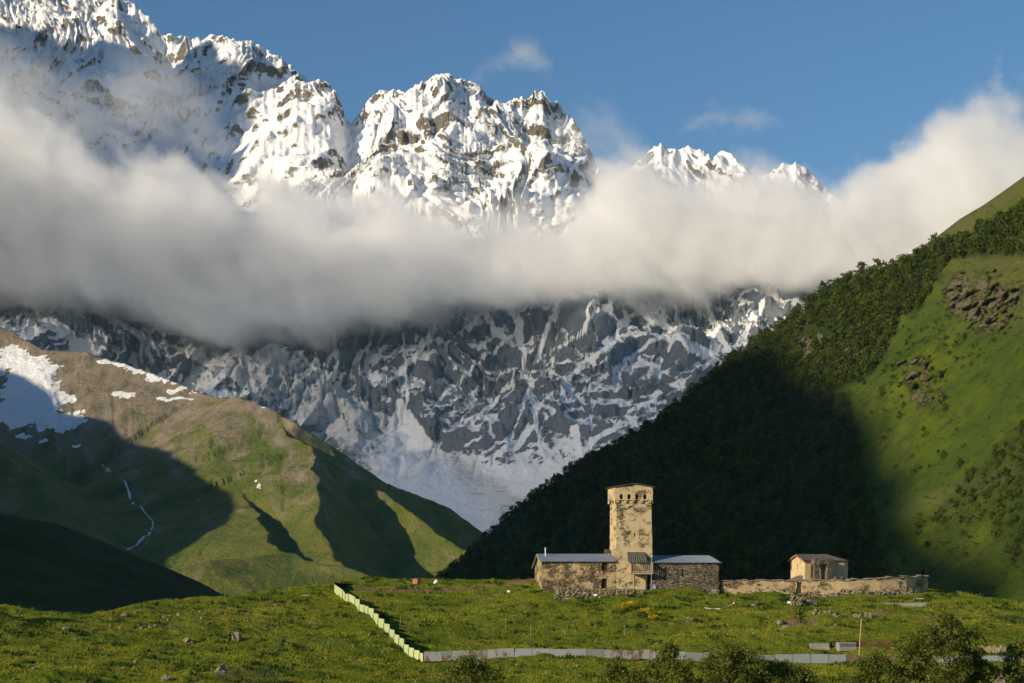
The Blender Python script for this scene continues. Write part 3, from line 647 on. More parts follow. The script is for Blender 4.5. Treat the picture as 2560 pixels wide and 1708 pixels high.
# unseen bank of thin cloud, added to dim the sun on the lower mountain
def veil(prof, W, sigma):
    p = np.linspace(prof[0][0], prof[-1][0], 60); h = np.interp(p, [q[0] for q in prof], [q[1] for q in prof])+50*fbm(p/240, p*0, 3, 19)
    sec = [(-W/2, 0., 1), (-W/2, -200., 0), (0, 0., 0), (W/2, -200., 0), (W/2, 0., 1)]; V = []
    for pp, hh in zip(p, h):
        for q, dz, low in sec: V.append((DIRY*pp+DIRX*q, -DIRX*pp+DIRY*q, 60. if low else max(70., hh+dz)))
    n = len(sec); F = [(i*n+k, i*n+(k+1) % n, (i+1)*n+(k+1) % n, (i+1)*n+k) for i in range(len(p)-1) for k in range(n)]
    F += [tuple(range(n)), tuple((len(p)-1)*n+k for k in range(n-1, -1, -1))]
    m = bpy.data.materials.new('sun_dimming_cloud'); m.use_nodes = True; m.node_tree.nodes.clear()
    v = m.node_tree.nodes.new('ShaderNodeVolumePrincipled'); o = m.node_tree.nodes.new('ShaderNodeOutputMaterial'); m.node_tree.links.new(v.outputs[0], o.inputs['Volume'])
    v.inputs['Color'].default_value = (.95, .95, .95, 1); v.inputs['Density'].default_value = sigma
    q = MB(); q.add(V, F); o = q.build('clouds', m); return tag(o, 'unseen bank of cloud added to dim the sun on the lower mountain', 'cloud', None, 'stuff')
veil([(-7300, 2950), (-6900, 2640), (-6500, 2520), (-6100, 2430), (-5300, 2450), (-4900, 2430), (-4600, 2430), (-4300, 2440), (-4100, 2330), (-3900, 2000), (-3700, 1000), (-3500, 80)], 500., .0029)

#OBJ
# ------------------------------------------------------------------ materials of the built things
MAT['tower_stone'] = m_stone('tower_masonry', (.60, .475, .275), .60, dark=(.06, .045, .03), mid=(.25, .18, .10), light=(.46, .365, .22))
MAT['rubble'] = m_stone('rubble_masonry', (.52, .39, .21), .46)
MAT['rubble_dark'] = m_stone('slate_masonry', (.36, .28, .17), .18, mid=(.17, .14, .095), light=(.40, .35, .26))
MAT['yard_wall'] = m_stone('yard_wall_masonry', (.54, .41, .23), .58)
MAT['plaster'] = m_stone('chapel_masonry', (.60, .46, .26), .74)
MAT['porch'] = m_stone('porch_masonry', (.40, .33, .21), .22, mid=(.20, .155, .09), light=(.40, .33, .22))
MAT['metal_roof'] = m_plain('ribbed_metal', (.15, .18, .23), (.22, .25, .30), .9, .45)
MAT['old_roof'] = m_plain('weathered_metal', (.075, .07, .062), (.13, .12, .105), 1.5, .55)
MAT['timber'] = m_plain('pale_timber', (.30, .22, .14), (.44, .335, .22), 3., .8, stretch=(1, 1, .2))
MAT['old_timber'] = m_plain('grey_timber', (.20, .16, .11), (.34, .28, .20), 3., .85, stretch=(1, 1, .2))
MAT['dark_timber'] = m_plain('dark_timber', (.035, .025, .017), (.07, .05, .03), 3., .85)
MAT['shingle'] = m_plain('wood_shingle', (.20, .13, .07), (.34, .23, .13), 2.2, .9, .05)
MAT['slate'] = m_plain('slate_slab', (.16, .14, .11), (.34, .30, .24), 2., .8, .03)
MAT['boulder'] = m_plain('boulder_stone', (.13, .11, .08), (.30, .26, .19), 1.6, .9, .06)
MAT['fieldstone'] = m_plain('field_stone', (.10, .085, .06), (.40, .335, .235), 1.6, .9, .04, obj=False)
MAT['rustred'] = m_plain('red_oxide', (.26, .10, .06), (.36, .17, .11), 1.2, .8)
MAT['shade_black'] = m_plain('shaded_sheet', (.008, .007, .006), (.014, .012, .01), 2.)  # near-black that paints shade onto the fence return
MAT['white'] = m_plain('white_paint', (.68, .68, .66), (.8, .8, .78), 2., .6)
MAT['galv'] = m_plain('galvanised', (.42, .44, .46), (.55, .57, .60), 2., .4, metal=.3)
MAT['tomb'] = m_plain('carved_concrete', (.20, .19, .165), (.31, .30, .27), 1.5, .85, .02)
MAT['tomb_dark'] = m_plain('dark_carving', (.09, .085, .075), (.14, .13, .11), 2.)
MAT['rust_iron'] = m_plain('rusty_iron', (.10, .045, .025), (.18, .09, .05), 3., .8)
MAT['green_sheet'] = m_sheet('pale_green_sheet', (.46, .55, .27), -.25)
MAT['grey_sheet'] = m_sheet('grey_rusty_sheet', (.27, .285, .28), .0)
MAT['rusted_sheet'] = m_sheet('heavily_rusted_sheet', (.26, .27, .265), .13)
MAT['dull_sheet'] = m_sheet('dull_grey_sheet', (.20, .215, .21), .06)
MAT['clean_sheet'] = m_sheet('bluish_sheet', (.24, .275, .28), -.12)

# ------------------------------------------------------------------ the church compound (front line turned 8 degrees, origin at the tower's front left corner)
A8 = math.radians(8); O8 = Vector((16.25, 250.0, 0)); EX = Vector((math.cos(A8), math.sin(A8), 0)); EY = Vector((-math.sin(A8), math.cos(A8), 0))
def LX(px, dep=0.):
    u = (px-CX)/FPX; o = O8+EY*dep
    return (u*o.y-o.x)/(EX.x-u*EX.y)
def LZ(py, x, dep=0.): return (HZ-py)/FPX*(O8+EX*x+EY*dep).y
def W8(x, dep, z=0): return O8+EX*x+EY*dep+Vector((0, 0, z))
def comp(name, label, cat, group=None): return thing(name, label, cat, O8, A8, group)
def rect(x0, x1, z0, z1): return [(x0, z0), (x1, z0), (x1, z1), (x0, z1)]
def wob(poly, n=6, j=.05, seed=1):
    """break straight wall edges into slightly uneven ones"""
    r = random.Random(seed); out = []
    for (a, b), (c, d) in zip(poly, poly[1:]+poly[:1]):
        for k in range(n):
            t = k/n; out.append((a+(c-a)*t+(r.uniform(-j, j) if k else 0), b+(d-b)*t+(r.uniform(-j, j) if k else 0)))
    return out
def corrugated(mb, p0, p1, q0, q1, pitch=.26, amp=.035, thick=.03):
    """ribbed sheet: p0-p1 is the ridge edge, q0-q1 the eave edge"""
    p0, p1, q0, q1 = map(Vector, (p0, p1, q0, q1)); n = max(4, int((p1-p0).length/pitch)*4)
    nr = (p1-p0).cross(q0-p0).normalized()
    if nr.z < 0: nr = -nr
    V = []
    for s_ in (0, 1):
        for i in range(n+1):
            t = i/n; k = nr*(amp*(1 if i % 4 in (1, 2) else -1)-s_*thick)
            V += [p0.lerp(p1, t)+k, q0.lerp(q1, t)+k]
    F = [(2*i, 2*i+2, 2*i+3, 2*i+1) for i in range(n)]; b = 2*(n+1)
    F += [(b+2*i+1, b+2*i+3, b+2*i+2, b+2*i) for i in range(n)]
    F += [(2*i+1, 2*i+3, b+2*i+3, b+2*i+1) for i in range(n)]+[(b+2*i, b+2*i+2, 2*i+2, 2*i) for i in range(n)]
    mb.add(V, F)
def interior(th, x0, x1, z0, z1, dep, name='opening_shadow'):
    pass
def slab_roof(mb, p0, p1, q0, q1, th=.08):
    V = [Vector(p) for p in (p0, p1, q1, q0)]; V += [v-Vector((0, 0, th)) for v in V]
    mb.add(V, [(0, 1, 2, 3), (7, 6, 5, 4), (0, 4, 5, 1), (1, 5, 6, 2), (2, 6, 7, 3), (3, 7, 4, 0)])

# --- tower
tw = comp('stone_tower', 'tall tapering stone defence tower with four arched openings under a low roof', 'tower')
b0, b1, dpt = 0., 5.95, 5.3; zb, zo = -3.6, 11.25; t0, t1 = .10, 5.62
m_ = MB()
def lerp(a, b, t): return a+(b-a)*t
def shaft_x(z, a, b): return lerp(a, b, (z-zb)/(zo-zb))
# front with slit, worn hole and low door
front = [(b0, zb), (b1, zb), (t1, zo), (t0, zo)]
dx0, dx1 = LX(1618), LX(1626.5); slit = LX(1587); hole = LX(1576)
m_.wall(wob(front, 14, .035, 3), [rect(dx0, dx1, -2.75, -.45), rect(slit-.13, slit+.13, LZ(1342, 3), LZ(1332, 3)), rect(hole-.3, hole+.3, LZ(1269, 3), LZ(1265.5, 3))], (0, 0, 0), (1, 0, 0), (0, 1, 0), .9)
V = [(b0, 0, zb), (b1, 0, zb), (b1, dpt, zb), (b0, dpt, zb), (t0, 0, zo), (t1, 0, zo), (t1, dpt-.15, zo), (t0, dpt-.15, zo)]
m_.add(V, [(1, 2, 6, 5), (2, 3, 7, 6), (3, 0, 4, 7)])
m_.build('shaft', MAT['tower_stone'], tw)
m_ = MB(); zt = 13.25; za = 13.72; o_ = .30
x0, x1, y0, y1 = t0-o_, t1+.18, -.30, dpt+.15
hs = []
for px in (1553.5, 1573, 1592.5, 1612.5):
    c = LX(px, -.3); r = .27; hs.append([(c-r, zo+.12), (c+r, zo+.12), (c+r*1.05, zo+.62)]+[(c+r*1.05*math.cos(a), zo+.62+r*1.1*math.sin(a)) for a in np.linspace(.35, math.pi-.35, 6)]+[(c-r*1.05, zo+.62)])
m_.wall(wob([(x0, zo-.05), (x1, zo-.05), (x1, zt), ((x0+x1)/2, za), (x0, zt)], 8, .03, 5), hs, (0, y0, 0), (1, 0, 0), (0, 1, 0), .55)
side = [(0, zo-.5)]+[(a, z) for a, z in ((1.2, zo-.45), (1.25, zo-.05), (2.3, zo-.05), (2.35, zo-.4), (3.3, zo-.4), (3.35, zo-.05), (4.4, zo-.05), (4.45, zo-.45), (y1-y0, zo-.45))]+[(y1-y0, zt), (0, zt)]
m_.wall(side, [], (x0, y0, 0), (0, 1, 0), (1, 0, 0), .3); m_.wall(side, [], (x1, y0, 0), (0, 1, 0), (-1, 0, 0), .3)
m_.add([(x0, y1, zo), (x1, y1, zo), (x1, y1, zt), ((x0+x1)/2, y1, za), (x0, y1, zt)], [(0, 1, 2, 3, 4)])
bat = m_.build('battlement', MAT['tower_stone'], tw)
for k, px in enumerate((1543.5, 1563.3, 1582.8, 1602.5, 1624)):
    c = LX(px, -.2); q = MB(); q.box(c-.2, c+.2, -.29, .05, zo-.42, zo-.06, jit=.03); q.build('corbel', MAT['tower_stone'], bat)
m_ = MB(); e = .32; xm = (x0+x1)/2
for xa, xb in ((x0-e, xm), (x1+e, xm)):
    zz = zt-(za-zt)/(xm-x0)*e+.06
    V = [(xa, y0-e, zz), (xb, y0-e, za+.06), (xb, y1+e, za+.06), (xa, y1+e, zz)]; V += [(a, b, c+.09) for a, b, c in V]
    m_.add(V, [(3, 2, 1, 0), (4, 5, 6, 7), (0, 1, 5, 4), (1, 2, 6, 5), (2, 3, 7, 6), (3, 0, 4, 7)])
m_.build('roof', MAT['old_roof'], tw)

# --- left wing
lw = comp('stone_house', 'long low rubble stone house with ribbed roof and white flue pipe left of the tower', 'house')
xa, xb, zb = LX(1356), -.02, -4.0; D = 7.6; ze, zr, zk, yr = 1.62, 2.72, .75, 3.4
m_ = MB()
xw0, xw1 = LX(1504), LX(1519)
hl = [rect(xw0, xw1, LZ(1426.5, -1), LZ(1408.5, -1)), [(xw0-.05, LZ(1472, -1)), (xw1-.02, LZ(1472, -1)), (xw1-.02, LZ(1450, -1)), (xw1-.2, LZ(1446, -1)), (xw0+.15, LZ(1446, -1)), (xw0-.02, LZ(1449, -1))],
      rect(LX(1394), LX(1397.5), LZ(1443, -9), LZ(1436, -9)), rect(LX(1479), LX(1481.5), LZ(1444, -3), LZ(1437.5, -3)), rect(LX(1383), LX(1390), LZ(1409.5, -9), LZ(1405.5, -9))]
m_.wall(wob(rect(xa, xb, zb, ze), 20, .03, 7), hl, (0, 0, 0), (1, 0, 0), (0, 1, 0), .6)
m_.wall(wob([(0, zb), (D, zb), (D, zk), (yr, zr), (0, ze)], 6, .04, 8), [], (xa, 0, 0), (0, 1, 0), (1, 0, 0), .5)
m_.add([(xa, D, zb), (xb, D, zb), (xb, D, zk), (xa, D, zk)], [(0, 1, 2, 3)])
m_.add([(xb, .02, zb), (xb, D, zb), (xb, D, zk), (xb, yr, zr), (xb, .02, ze)], [(0, 1, 2, 3, 4)])
m_.build('wall', MAT['rubble'], lw)
m_ = MB(); e = .42; so_ = (zr-ze)/yr
corrugated(m_, (xa-e, yr, zr+.14), (xb+.02, yr, zr+.14), (xa-e, -e, ze+.14-so_*e), (xb+.02, -e, ze+.14-so_*e))
corrugated(m_, (xa-e, yr+.02, zr+.13), (xb+.02, yr+.02, zr+.13), (xa-e, D+e, zk+.02), (xb+.02, D+e, zk+.02))
rf = m_.build('roof', MAT['metal_roof'], lw)
m_ = MB()
for (ya, zza), (yb_, zzb) in (((-e, ze+.02-so_*e), (yr, zr+.02)), ((yr, zr+.02), (D+e, zk-.08))):
    V = [(xa-e-.03, ya, zza), (xa-e-.03, yb_, zzb), (xa-e-.03, yb_, zzb-.16), (xa-e-.03, ya, zza-.16)]; V += [(x+.05, y, z) for x, y, z in V]
    m_.add(V, [(0, 1, 2, 3), (7, 6, 5, 4), (0, 4, 5, 1), (2, 6, 7, 3), (0, 3, 7, 4), (1, 5, 6, 2)])
m_.build('gable_board', MAT['timber'], rf)
m_ = MB(); fx = LX(1363.5, 2.2); m_.tube([(fx, 2.2, 2.1), (fx, 2.2, 3.75)], .09, 8); m_.tube([(fx, 2.2, 3.72), (fx, 2.2, 3.82)], .15, 8); m_.build('flue_pipe', MAT['white'], lw)
m_ = MB(); fx = LX(1519, 4.6); m_.box(fx-.45, fx+.45, 4.1, 5.0, 2.0, 3.55, jit=.05); m_.build('chimney', MAT['rubble_dark'], lw)
for k in range(9):
    x = lerp(xa+.4, xb-.5, k/8); q = MB(); q.box(x-.05, x+.05, -e+.06, .1, ze-.12-.0, ze+.02); q.build('rafter_end', MAT['dark_timber'], rf)
m_ = MB(); m_.box(xw0-.05, xw1+.05, .3, .36, LZ(1427, -1), LZ(1408, -1)); m_.build('shutter', MAT['dark_timber'], lw)
m_ = MB(); m_.box(xw0-.1, xw1+.02, .36, .42, LZ(1473, -1), LZ(1446, -1)); m_.build('door', MAT['dark_timber'], lw)

# --- right wing
rw = comp('stone_house', 'low dark slate stone house with ribbed blue-grey roof right of the tower balcony', 'house')
xa, xb, zb = 5.97, LX(1796), -4.6; D = 7.0; ze, zr, yr, yf_ = 1.45, 2.50, 3.4, -.12
m_ = MB()
hl = [rect(LX(1704.5), LX(1708.5), LZ(1444, 10), LZ(1426, 10)), rect(LX(1728), LX(1731.5), LZ(1446, 11), LZ(1438.5, 11))]
m_.wall(wob(rect(5.62, xb, zb, ze), 20, .03, 9), hl, (0, yf_, 0), (1, 0, 0), (0, 1, 0), .6)
m_.add([(5.62, yf_, zb), (5.62, .0, zb), (5.62, .0, ze), (5.62, yf_, ze)], [(0, 1, 2, 3)])
for x in (xa, xb): m_.wall([(yf_, zb), (D, zb), (D, ze-.3), (yr, zr), (yf_, ze)], [], (x, 0, 0), (0, 1, 0), (-1 if x == xb else 1, 0, 0), .4)
m_.add([(xa, D, zb), (xb, D, zb), (xb, D, ze-.3), (xa, D, ze-.3)], [(0, 1, 2, 3)])
m_.build('wall', MAT['rubble_dark'], rw)
m_ = MB(); e = .42; so_ = (zr-ze)/(yr-yf_)
corrugated(m_, (6.0, yr, zr+.14), (xb-.55, yr, zr+.14), (5.2, yf_-e, ze+.14-so_*e), (xb+.45, yf_-e, ze+.14-so_*e))
corrugated(m_, (6.0, yr+.02, zr+.13), (xb-.55, yr+.02, zr+.13), (6.0, D+e, ze-.25), (xb+.45, D+e, ze-.25))
rf = m_.build('roof', MAT['metal_roof'], rw)
m_ = MB(); slab_roof(m_, (xb-.55, yr, zr+.12), (xb-.5, yr+.05, zr+.12), (xb+.45, yf_-e, ze+.1-so_*e), (xb+.45, D+e, ze-.27), .1); m_.build('hip_sheet', MAT['metal_roof'], rf)
for k in range(8):
    x = lerp(6.3, xb-.4, k/7); q = MB(); q.box(x-.05, x+.05, yf_-e+.06, 0, ze-.12, ze+.02); q.build('rafter_end', MAT['dark_timber'], rf)
m_ = MB(); rr = random.Random(4)
for k in range(130):                                  # footing of big pale stones
    x = rr.uniform(LX(1662), xb); z = rr.uniform(-4.3, -2.7-.25*rr.random()); m_.rock((x, yf_-.12, z), (rr.uniform(.2, .45), .22, rr.uniform(.14, .3)), k, 1)
m_.build('footing', MAT['fieldstone'], rw)

# --- timber balcony on the tower
bl = comp('timber_balcony', 'pale timber balcony on a tall post with a dark sheet roof on the tower front', 'balcony')
xa, xb = LX(1576.5, -1.2), 5.60; yo = -1.5; zf = LZ(1432, 4, -1.5); zr_ = LZ(1407.5, 4, -1.5)
m_ = MB(); m_.box(xa, xb, yo, -.0, zf-.12, zf); m_.box(xa-.04, xb, yo-.04, yo+.06, zf-.24, zf-.12); m_.build('floor', MAT['timber'], bl)
m_ = MB(); m_.box(xa, xb, yo-.05, yo+.05, zr_-.1, zr_+.02); m_.box(xa, xb, yo-.04, yo+.04, zf+.1, zf+.2); m_.box(xa-.05, xa+.05, yo, 0, zr_-.1, zr_+.02); m_.build('handrail', MAT['timber'], bl)
for k in range(11):
    x = lerp(xa+.12, xb-.1, k/10); q = MB(); q.box(x-.065, x+.065, yo-.02, yo+.02, zf, zr_-.04); q.build('baluster', MAT['timber'], bl)
m_ = MB(); m_.box(xa-.04, xa, yo+.1, -.02, zf, zr_-.2); m_.build('side_boards', MAT['timber'], bl)
for x in (xa+.02, xb-.1):
    q = MB(); q.box(x-.07, x+.07, yo-.06, yo+.08, zf-.2, 1.55); q.build('roof_post', MAT['timber'], bl)
px0 = LX(1584, -1.5); m_ = MB(); m_.tube([(px0+.05, yo+.05, LZ(1482, px0, yo)), (px0-.02, yo+.05, zf-.1)], .13, 8); m_.build('post', MAT['timber'], bl)
m_ = MB(); zt_ = LZ(1380.5, 3, 0); zl_ = LZ(1406.8, 3, -1.9)
corrugated(m_, (LX(1568.5, 0), -.01, zt_), (LX(1613, 0), -.01, zt_), (LX(1571, -1.9), -1.9, zl_), (LX(1619.5, -1.9), -1.9, zl_), .3, .03)
m_.build('roof', MAT['old_roof'], bl)
m_ = MB(); m_.box(dx0-.06, dx1+.06, .35, .41, -2.8, -.4); m_.build('door', MAT['dark_timber'], tw)

# --- dry stone walls built of separate stones
def dry_wall(mb, p0, p1, top0, top1, bot0, bot1, thick, size, seed, cap=.12):
    r = random.Random(seed); p0, p1 = Vector(p0), Vector(p1); L = (p1-p0).length; d = (p1-p0)/L; nrm = Vector((d.y, -d.x, 0))
    k = 0; z = 0.; hmax = max(top0-bot0, top1-bot1)
    while z < hmax:
        h = size*r.uniform(.28, .55); x = -size*r.random()
        while x < L:
            w = size*r.uniform(.6, 1.7); t = min(1, max(0, (x+w/2)/L)); zb_ = lerp(bot0, bot1, t)
            if zb_+z < lerp(top0, top1, t)+r.uniform(-cap, cap):
                c = p0+d*(x+w/2)+nrm*r.uniform(-.08, .1); mb.rock((c.x, c.y, zb_+z+h/2), (w*.85, thick*.6, h*.9), seed*100+k, 1); k += 1
            x += w
        z += h
lx = LX(1393, -2.6); rx = LX(1579, -2.6)
m_ = MB(); dry_wall(m_, W8(lx, -2.6), W8(rx, -2.6), LZ(1470, lx, -2.6), LZ(1475, rx, -2.6), -4.9, -5.2, .8, .55, 3, .2)
tag(m_.build('terrace_wall', MAT['fieldstone']), 'rough dry stone terrace wall below the ribbed-roof house and its door', 'stone wall')
m_ = MB(); lx, rx = LX(1600, -2.6), LX(1611, -2.6); dry_wall(m_, W8(lx, -2.6), W8(rx, -2.6), -2.75, -2.9, -5.2, -5.2, 1.2, .5, 5, .1)
tag(m_.build('stone_pier', MAT['fieldstone']), 'short square stone pier between two dark gaps under the balcony', 'pier')
# --- churchyard wall
yw = thing('churchyard_wall', 'long plastered churchyard wall capped with thin slates, running right from the house', 'wall')
path = [W8(LX(1801, .8), .8), W8(LX(1900, .8), .8), W8(LX(1988, .8), .8)]
path2 = [W8(LX(2004.5, .8), .8), W8(LX(2120, .6), .6), W8(LX(2200, 1.2), 1.2), W8(LX(2262, 2.2), 2.2), W8(LX(2296, 4.2), 4.2), W8(LX(2311, 7.5), 7.5), W8(LX(2314, 12), 12)]
topline = lut([(1800, 1452), (1850, 1450), (1990, 1449.5), (2090, 1449), (2180, 1445.5), (2260, 1441), (2311, 1440)])
def strip(mb, pts, z_top, z_bot, th):
    """curved wall: a box band along pts"""
    dense = []
    for a, b in zip(pts[:-1], pts[1:]):
        n = max(2, int((b-a).length/.8)); dense += [a.lerp(b, i/n) for i in range(n)]
    dense.append(pts[-1]); V = []; n = len(dense)
    for i, p in enumerate(dense):
        d = (dense[min(i+1, n-1)]-dense[max(i-1, 0)]).normalized(); nr = Vector((d.y, -d.x, 0))*th/2
        zt, zb_ = z_top(p), z_bot(p)
        for q, z in ((p+nr, zb_), (p+nr, zt), (p-nr, zt), (p-nr, zb_)): V.append((q.x, q.y, z))
    F = [(4*i+k, 4*i+4+k, 4*i+4+(k+1) % 4, 4*i+(k+1) % 4) for i in range(n-1) for k in range(4)]+[(0, 1, 2, 3), (4*n-1, 4*n-2, 4*n-3, 4*n-4)]
    mb.add(V, F)
rj = np.random.RandomState(2)
ztop = lambda p: (HZ-float(topline(p.x/p.y*FPX+CX)))/FPX*p.y+.09*math.sin(p.x*2.1)+.05*math.sin(p.x*5.3)
zbot = lambda p: gz(p.x, p.y)-1.
m_ = MB(); strip(m_, path, lambda p: ztop(p)-.13, zbot, .75); strip(m_, path2, lambda p: ztop(p)-.13, zbot, .75)
gx0, gx1 = W8(LX(1988, .8), .8), W8(LX(2004.5, .8), .8)
strip(m_, [gx0, gx1], lambda p: ztop(p)-.13, lambda p: ztop(p)-.45, .74)
m_.build('wall', MAT['yard_wall'], yw)
m_ = MB(); allp = path+path2; k = 0; rr = random.Random(8)
for a, b in zip(allp[:-1], allp[1:]):
    L = (b-a).length; x = 0; d = (b-a)/L
    while x < L:
        w = rr.uniform(.5, 1.1); c = a+d*(x+w/2); nr = Vector((d.y, -d.x, 0)); hw = rr.uniform(.5, .62); z = ztop(c)+rr.uniform(-.05, .03)
        q = [c-d*w*.55-nr*hw*.9, c+d*w*.55-nr*hw*.9, c+d*w*.55+nr*hw, c-d*w*.55+nr*hw]; tl = rr.uniform(-.07, .03)
        V = [(v.x, v.y, z-.1+(tl if i > 1 else .06)) for i, v in enumerate(q)]; V += [(x_, y_, z_+.07) for x_, y_, z_ in V]
        m_.add(V, [(3, 2, 1, 0), (4, 5, 6, 7), (0, 1, 5, 4), (1, 2, 6, 5), (2, 3, 7, 6), (3, 0, 4, 7)]); x += w*.95
m_.build('coping', MAT['slate'], yw)
m_ = MB(); dd = EY*.22; a, b = gx0+dd+EX*.32, gx1+dd
V = [(v.x, v.y, z) for z in (gz(a.x, a.y)-.5, ztop(a)-.45) for v in (a, b, b+EY*.08, a+EY*.08)]
m_.add(V, [(3, 2, 1, 0), (4, 5, 6, 7), (0, 1, 5, 4), (1, 2, 6, 5), (2, 3, 7, 6), (3, 0, 4, 7)]); m_.build('gate_door', MAT['old_timber'], yw)
# rubble footing of the wall on its right half
m_ = MB(); rr = random.Random(12)
for k in range(230):
    px = rr.uniform(1810, 2275) if rr.random() < .25 else rr.uniform(2010, 2275)
    i = 0 if px < 1988 else 1; pts = path if i == 0 else path2
    best = min(((a.lerp(b, t)) for a, b in zip(pts[:-1], pts[1:]) for t in (0, .25, .5, .75, 1)), key=lambda v: abs(v.x/v.y*FPX+CX-px)+rr.random()*12)
    c = best-EY*(.42+rr.random()*.25); g = gz(c.x, c.y); m_.rock((c.x+rr.uniform(-1, 1), c.y+rr.uniform(-.1, .1), g+abs(rr.gauss(0, .45))), (rr.uniform(.15, .4), .2, rr.uniform(.1, .24)), k+500, 1)
m_.build('rubble_footing', MAT['fieldstone'], yw)
# --- stone steps at the gate
m_ = MB(); rr = random.Random(21); c0 = hit(1998, 1510)
for k in range(380):
    t = rr.random(); px = lerp(1978, 2042, t); h = lerp(1.75, .15, max(0, (t-.12)/.88)); z = rr.random()
    base = hit(px, lerp(1515, 1513, t), 235, 262); c = base+Vector((0, rr.uniform(-.6, .5), 0)); m_.rock((c.x, c.y, base.z+z*h*rr.uniform(.8, 1)), (rr.uniform(.16, .36), .3, rr.uniform(.12, .24)), 900+k, 1)
tag(m_.build('stone_ramp', MAT['fieldstone']), 'sloping heap of pale stones forming a ramp at the churchyard gate', 'stone ramp')

# --- chapel behind the wall
cz = -1.9; ch = thing('stone_chapel', 'small plastered chapel with grey hipped roof and open stone porch behind the churchyard wall', 'chapel', P(2012, 1455, 266), math.radians(19))
ch.location.z = 0
def CZ(py): return (HZ-py)/FPX*266.
fw, dp = 7.5, 4.9; zw = CZ(1400.5); ap = [(0, 0), (fw, 0), (fw+1.55, 1.5), (fw+1.55, dp-1.2), (fw, dp), (0, dp)]
m_ = MB(); zg = cz-1.5
m_.wall([(0, zg), (dp, zg), (dp, zw), (dp/2, zw+.85), (0, zw)], [rect(2.3, 2.5, CZ(1426), CZ(1409))], (0, 0, 0), (0, 1, 0), (1, 0, 0), .5)
for (a, b), (c, d) in zip(ap[:-1], ap[1:]):
    m_.add([(a, b, zg), (c, d, zg), (c, d, zw), (a, b, zw)], [(0, 1, 2, 3)])
m_.build('wall', MAT['plaster'], ch)
m_ = MB(); e = .38; rd = zw+.9; er = zw-.02; xr = 5.3
R0, R1_ = Vector((-e, dp/2, rd+.12)), Vector((xr, dp/2, rd+.12))
E0 = [(-e, -e, er), (fw+.1, -e, er), (fw+1.55+e, 1.3, er-.1), (fw+1.55+e, dp-1.0, er-.1), (fw+.1, dp+e, er), (-e, dp+e, er)]
def tri_slab(mb, pts, th=.09):
    V = [Vector(p) for p in pts]; n = len(V); V += [v-Vector((0, 0, th)) for v in V]
    mb.add(V, [tuple(range(n)), tuple(range(2*n-1, n-1, -1))]+[(i, n+i, n+(i+1) % n, (i+1) % n) for i in range(n)])
tri_slab(m_, [R0, E0[0], E0[1], R1_]); tri_slab(m_, [R1_, E0[1], E0[2]]); tri_slab(m_, [R1_, E0[2], E0[3]]); tri_slab(m_, [R1_, E0[3], E0[4]]); tri_slab(m_, [R0, R1_, E0[4], E0[5]])
rf = m_.build('roof', MAT['old_roof'], ch)
m_ = MB()
for k in range(12):                                  # standing seams of the front slope
    t = k/11; a = R0.lerp(R1_, t); b = Vector(E0[0]).lerp(Vector(E0[1]), t); m_.tube([a+Vector((0, 0, .02)), b+Vector((0, 0, .02))], .035, 4)
m_.build('roof_seams', MAT['old_roof'], rf)
m_ = MB()
for s_ in (0, 1):
    a = R0-Vector((.03, 0, .1)); b = Vector(E0[0] if s_ == 0 else E0[5])-Vector((.03, 0, .1))
    V = [a, b, b-Vector((0, 0, .2)), a-Vector((0, 0, .2))]; V += [v+Vector((.06, 0, 0)) for v in V]
    m_.add(V, [(0, 1, 2, 3), (7, 6, 5, 4), (0, 4, 5, 1), (2, 6, 7, 3), (0, 3, 7, 4), (1, 5, 6, 2)])
m_.build('gable_board', MAT['rustred'], rf)
pd = 1.5; p0x, p1x = .95, 4.35; pt = CZ(1396.5); zo_ = CZ(1443); m_ = MB()
c = (p0x+p1x)/2+.02; arch = [(c-.72, zg+1.6), (c+.72, zg+1.6), (c+.72, CZ(1411)), (c-.72, CZ(1411))]
top = [(p0x, pt-.02), (p0x+.5, pt+.06), (p0x+1.1, pt-.05), (c, pt+.04), (p1x-.9, pt+.0), (p1x-.4, pt+.08), (p1x, pt-.12)]
m_.wall([(p0x, zg), (p1x, zg)]+top[::-1], [arch], (0, -pd, 0), (1, 0, 0), (0, 1, 0), .5)
m_.wall([(0, zg), (pd, zg), (pd, pt-.2), (0, pt)], [rect(.4, 1.15, zo_-.2, CZ(1412))], (p0x, -pd, 0), (0, 1, 0), (1, 0, 0), .45)
m_.wall([(0, zg), (pd, zg), (pd, pt-.2), (0, pt-.1)], [], (p1x, -pd, 0), (0, 1, 0), (-1, 0, 0), .45)
m_.add([(p0x, -pd, pt-.25), (p1x, -pd, pt-.25), (p1x, 0, pt-.25), (p0x, 0, pt-.25)], [(0, 1, 2, 3)])
m_.add([(p0x+.45, -pd+.5, CZ(1409)), (p1x-.45, -pd+.5, CZ(1409)), (p1x-.45, 0, CZ(1409)), (p0x+.45, 0, CZ(1409))], [(3, 2, 1, 0)])
po = m_.build('porch', MAT['porch'], ch)
m_ = MB()
for a in np.linspace(0, math.pi, 13): m_.box(c+.95*math.cos(a)-.09, c+.95*math.cos(a)+.09, -pd-.07, -pd+.03, CZ(1410)+.72*math.sin(a)-.06, CZ(1410)+.72*math.sin(a)+.06, jit=.02)
m_.build('arch_stones', MAT['slate'], po)
m_ = MB(); m_.box(c-.55, c-.1, -.42, -.3, cz-.5, CZ(1414)); m_.build('inner_pillar', MAT['plaster'], po)
m_ = MB(); m_.rock((4.9, -1.4, CZ(1444.5)), (.5, .4, .4), 31, 1); m_.rock((5.6, -1.3, CZ(1445.5)), (.6, .4, .35), 32, 1); m_.rock((6.3, -1.2, CZ(1444)), (.4, .4, .3), 33, 1); m_.box(4.6, 6.7, -1.6, -1.0, zg, CZ(1446.5), jit=.05)
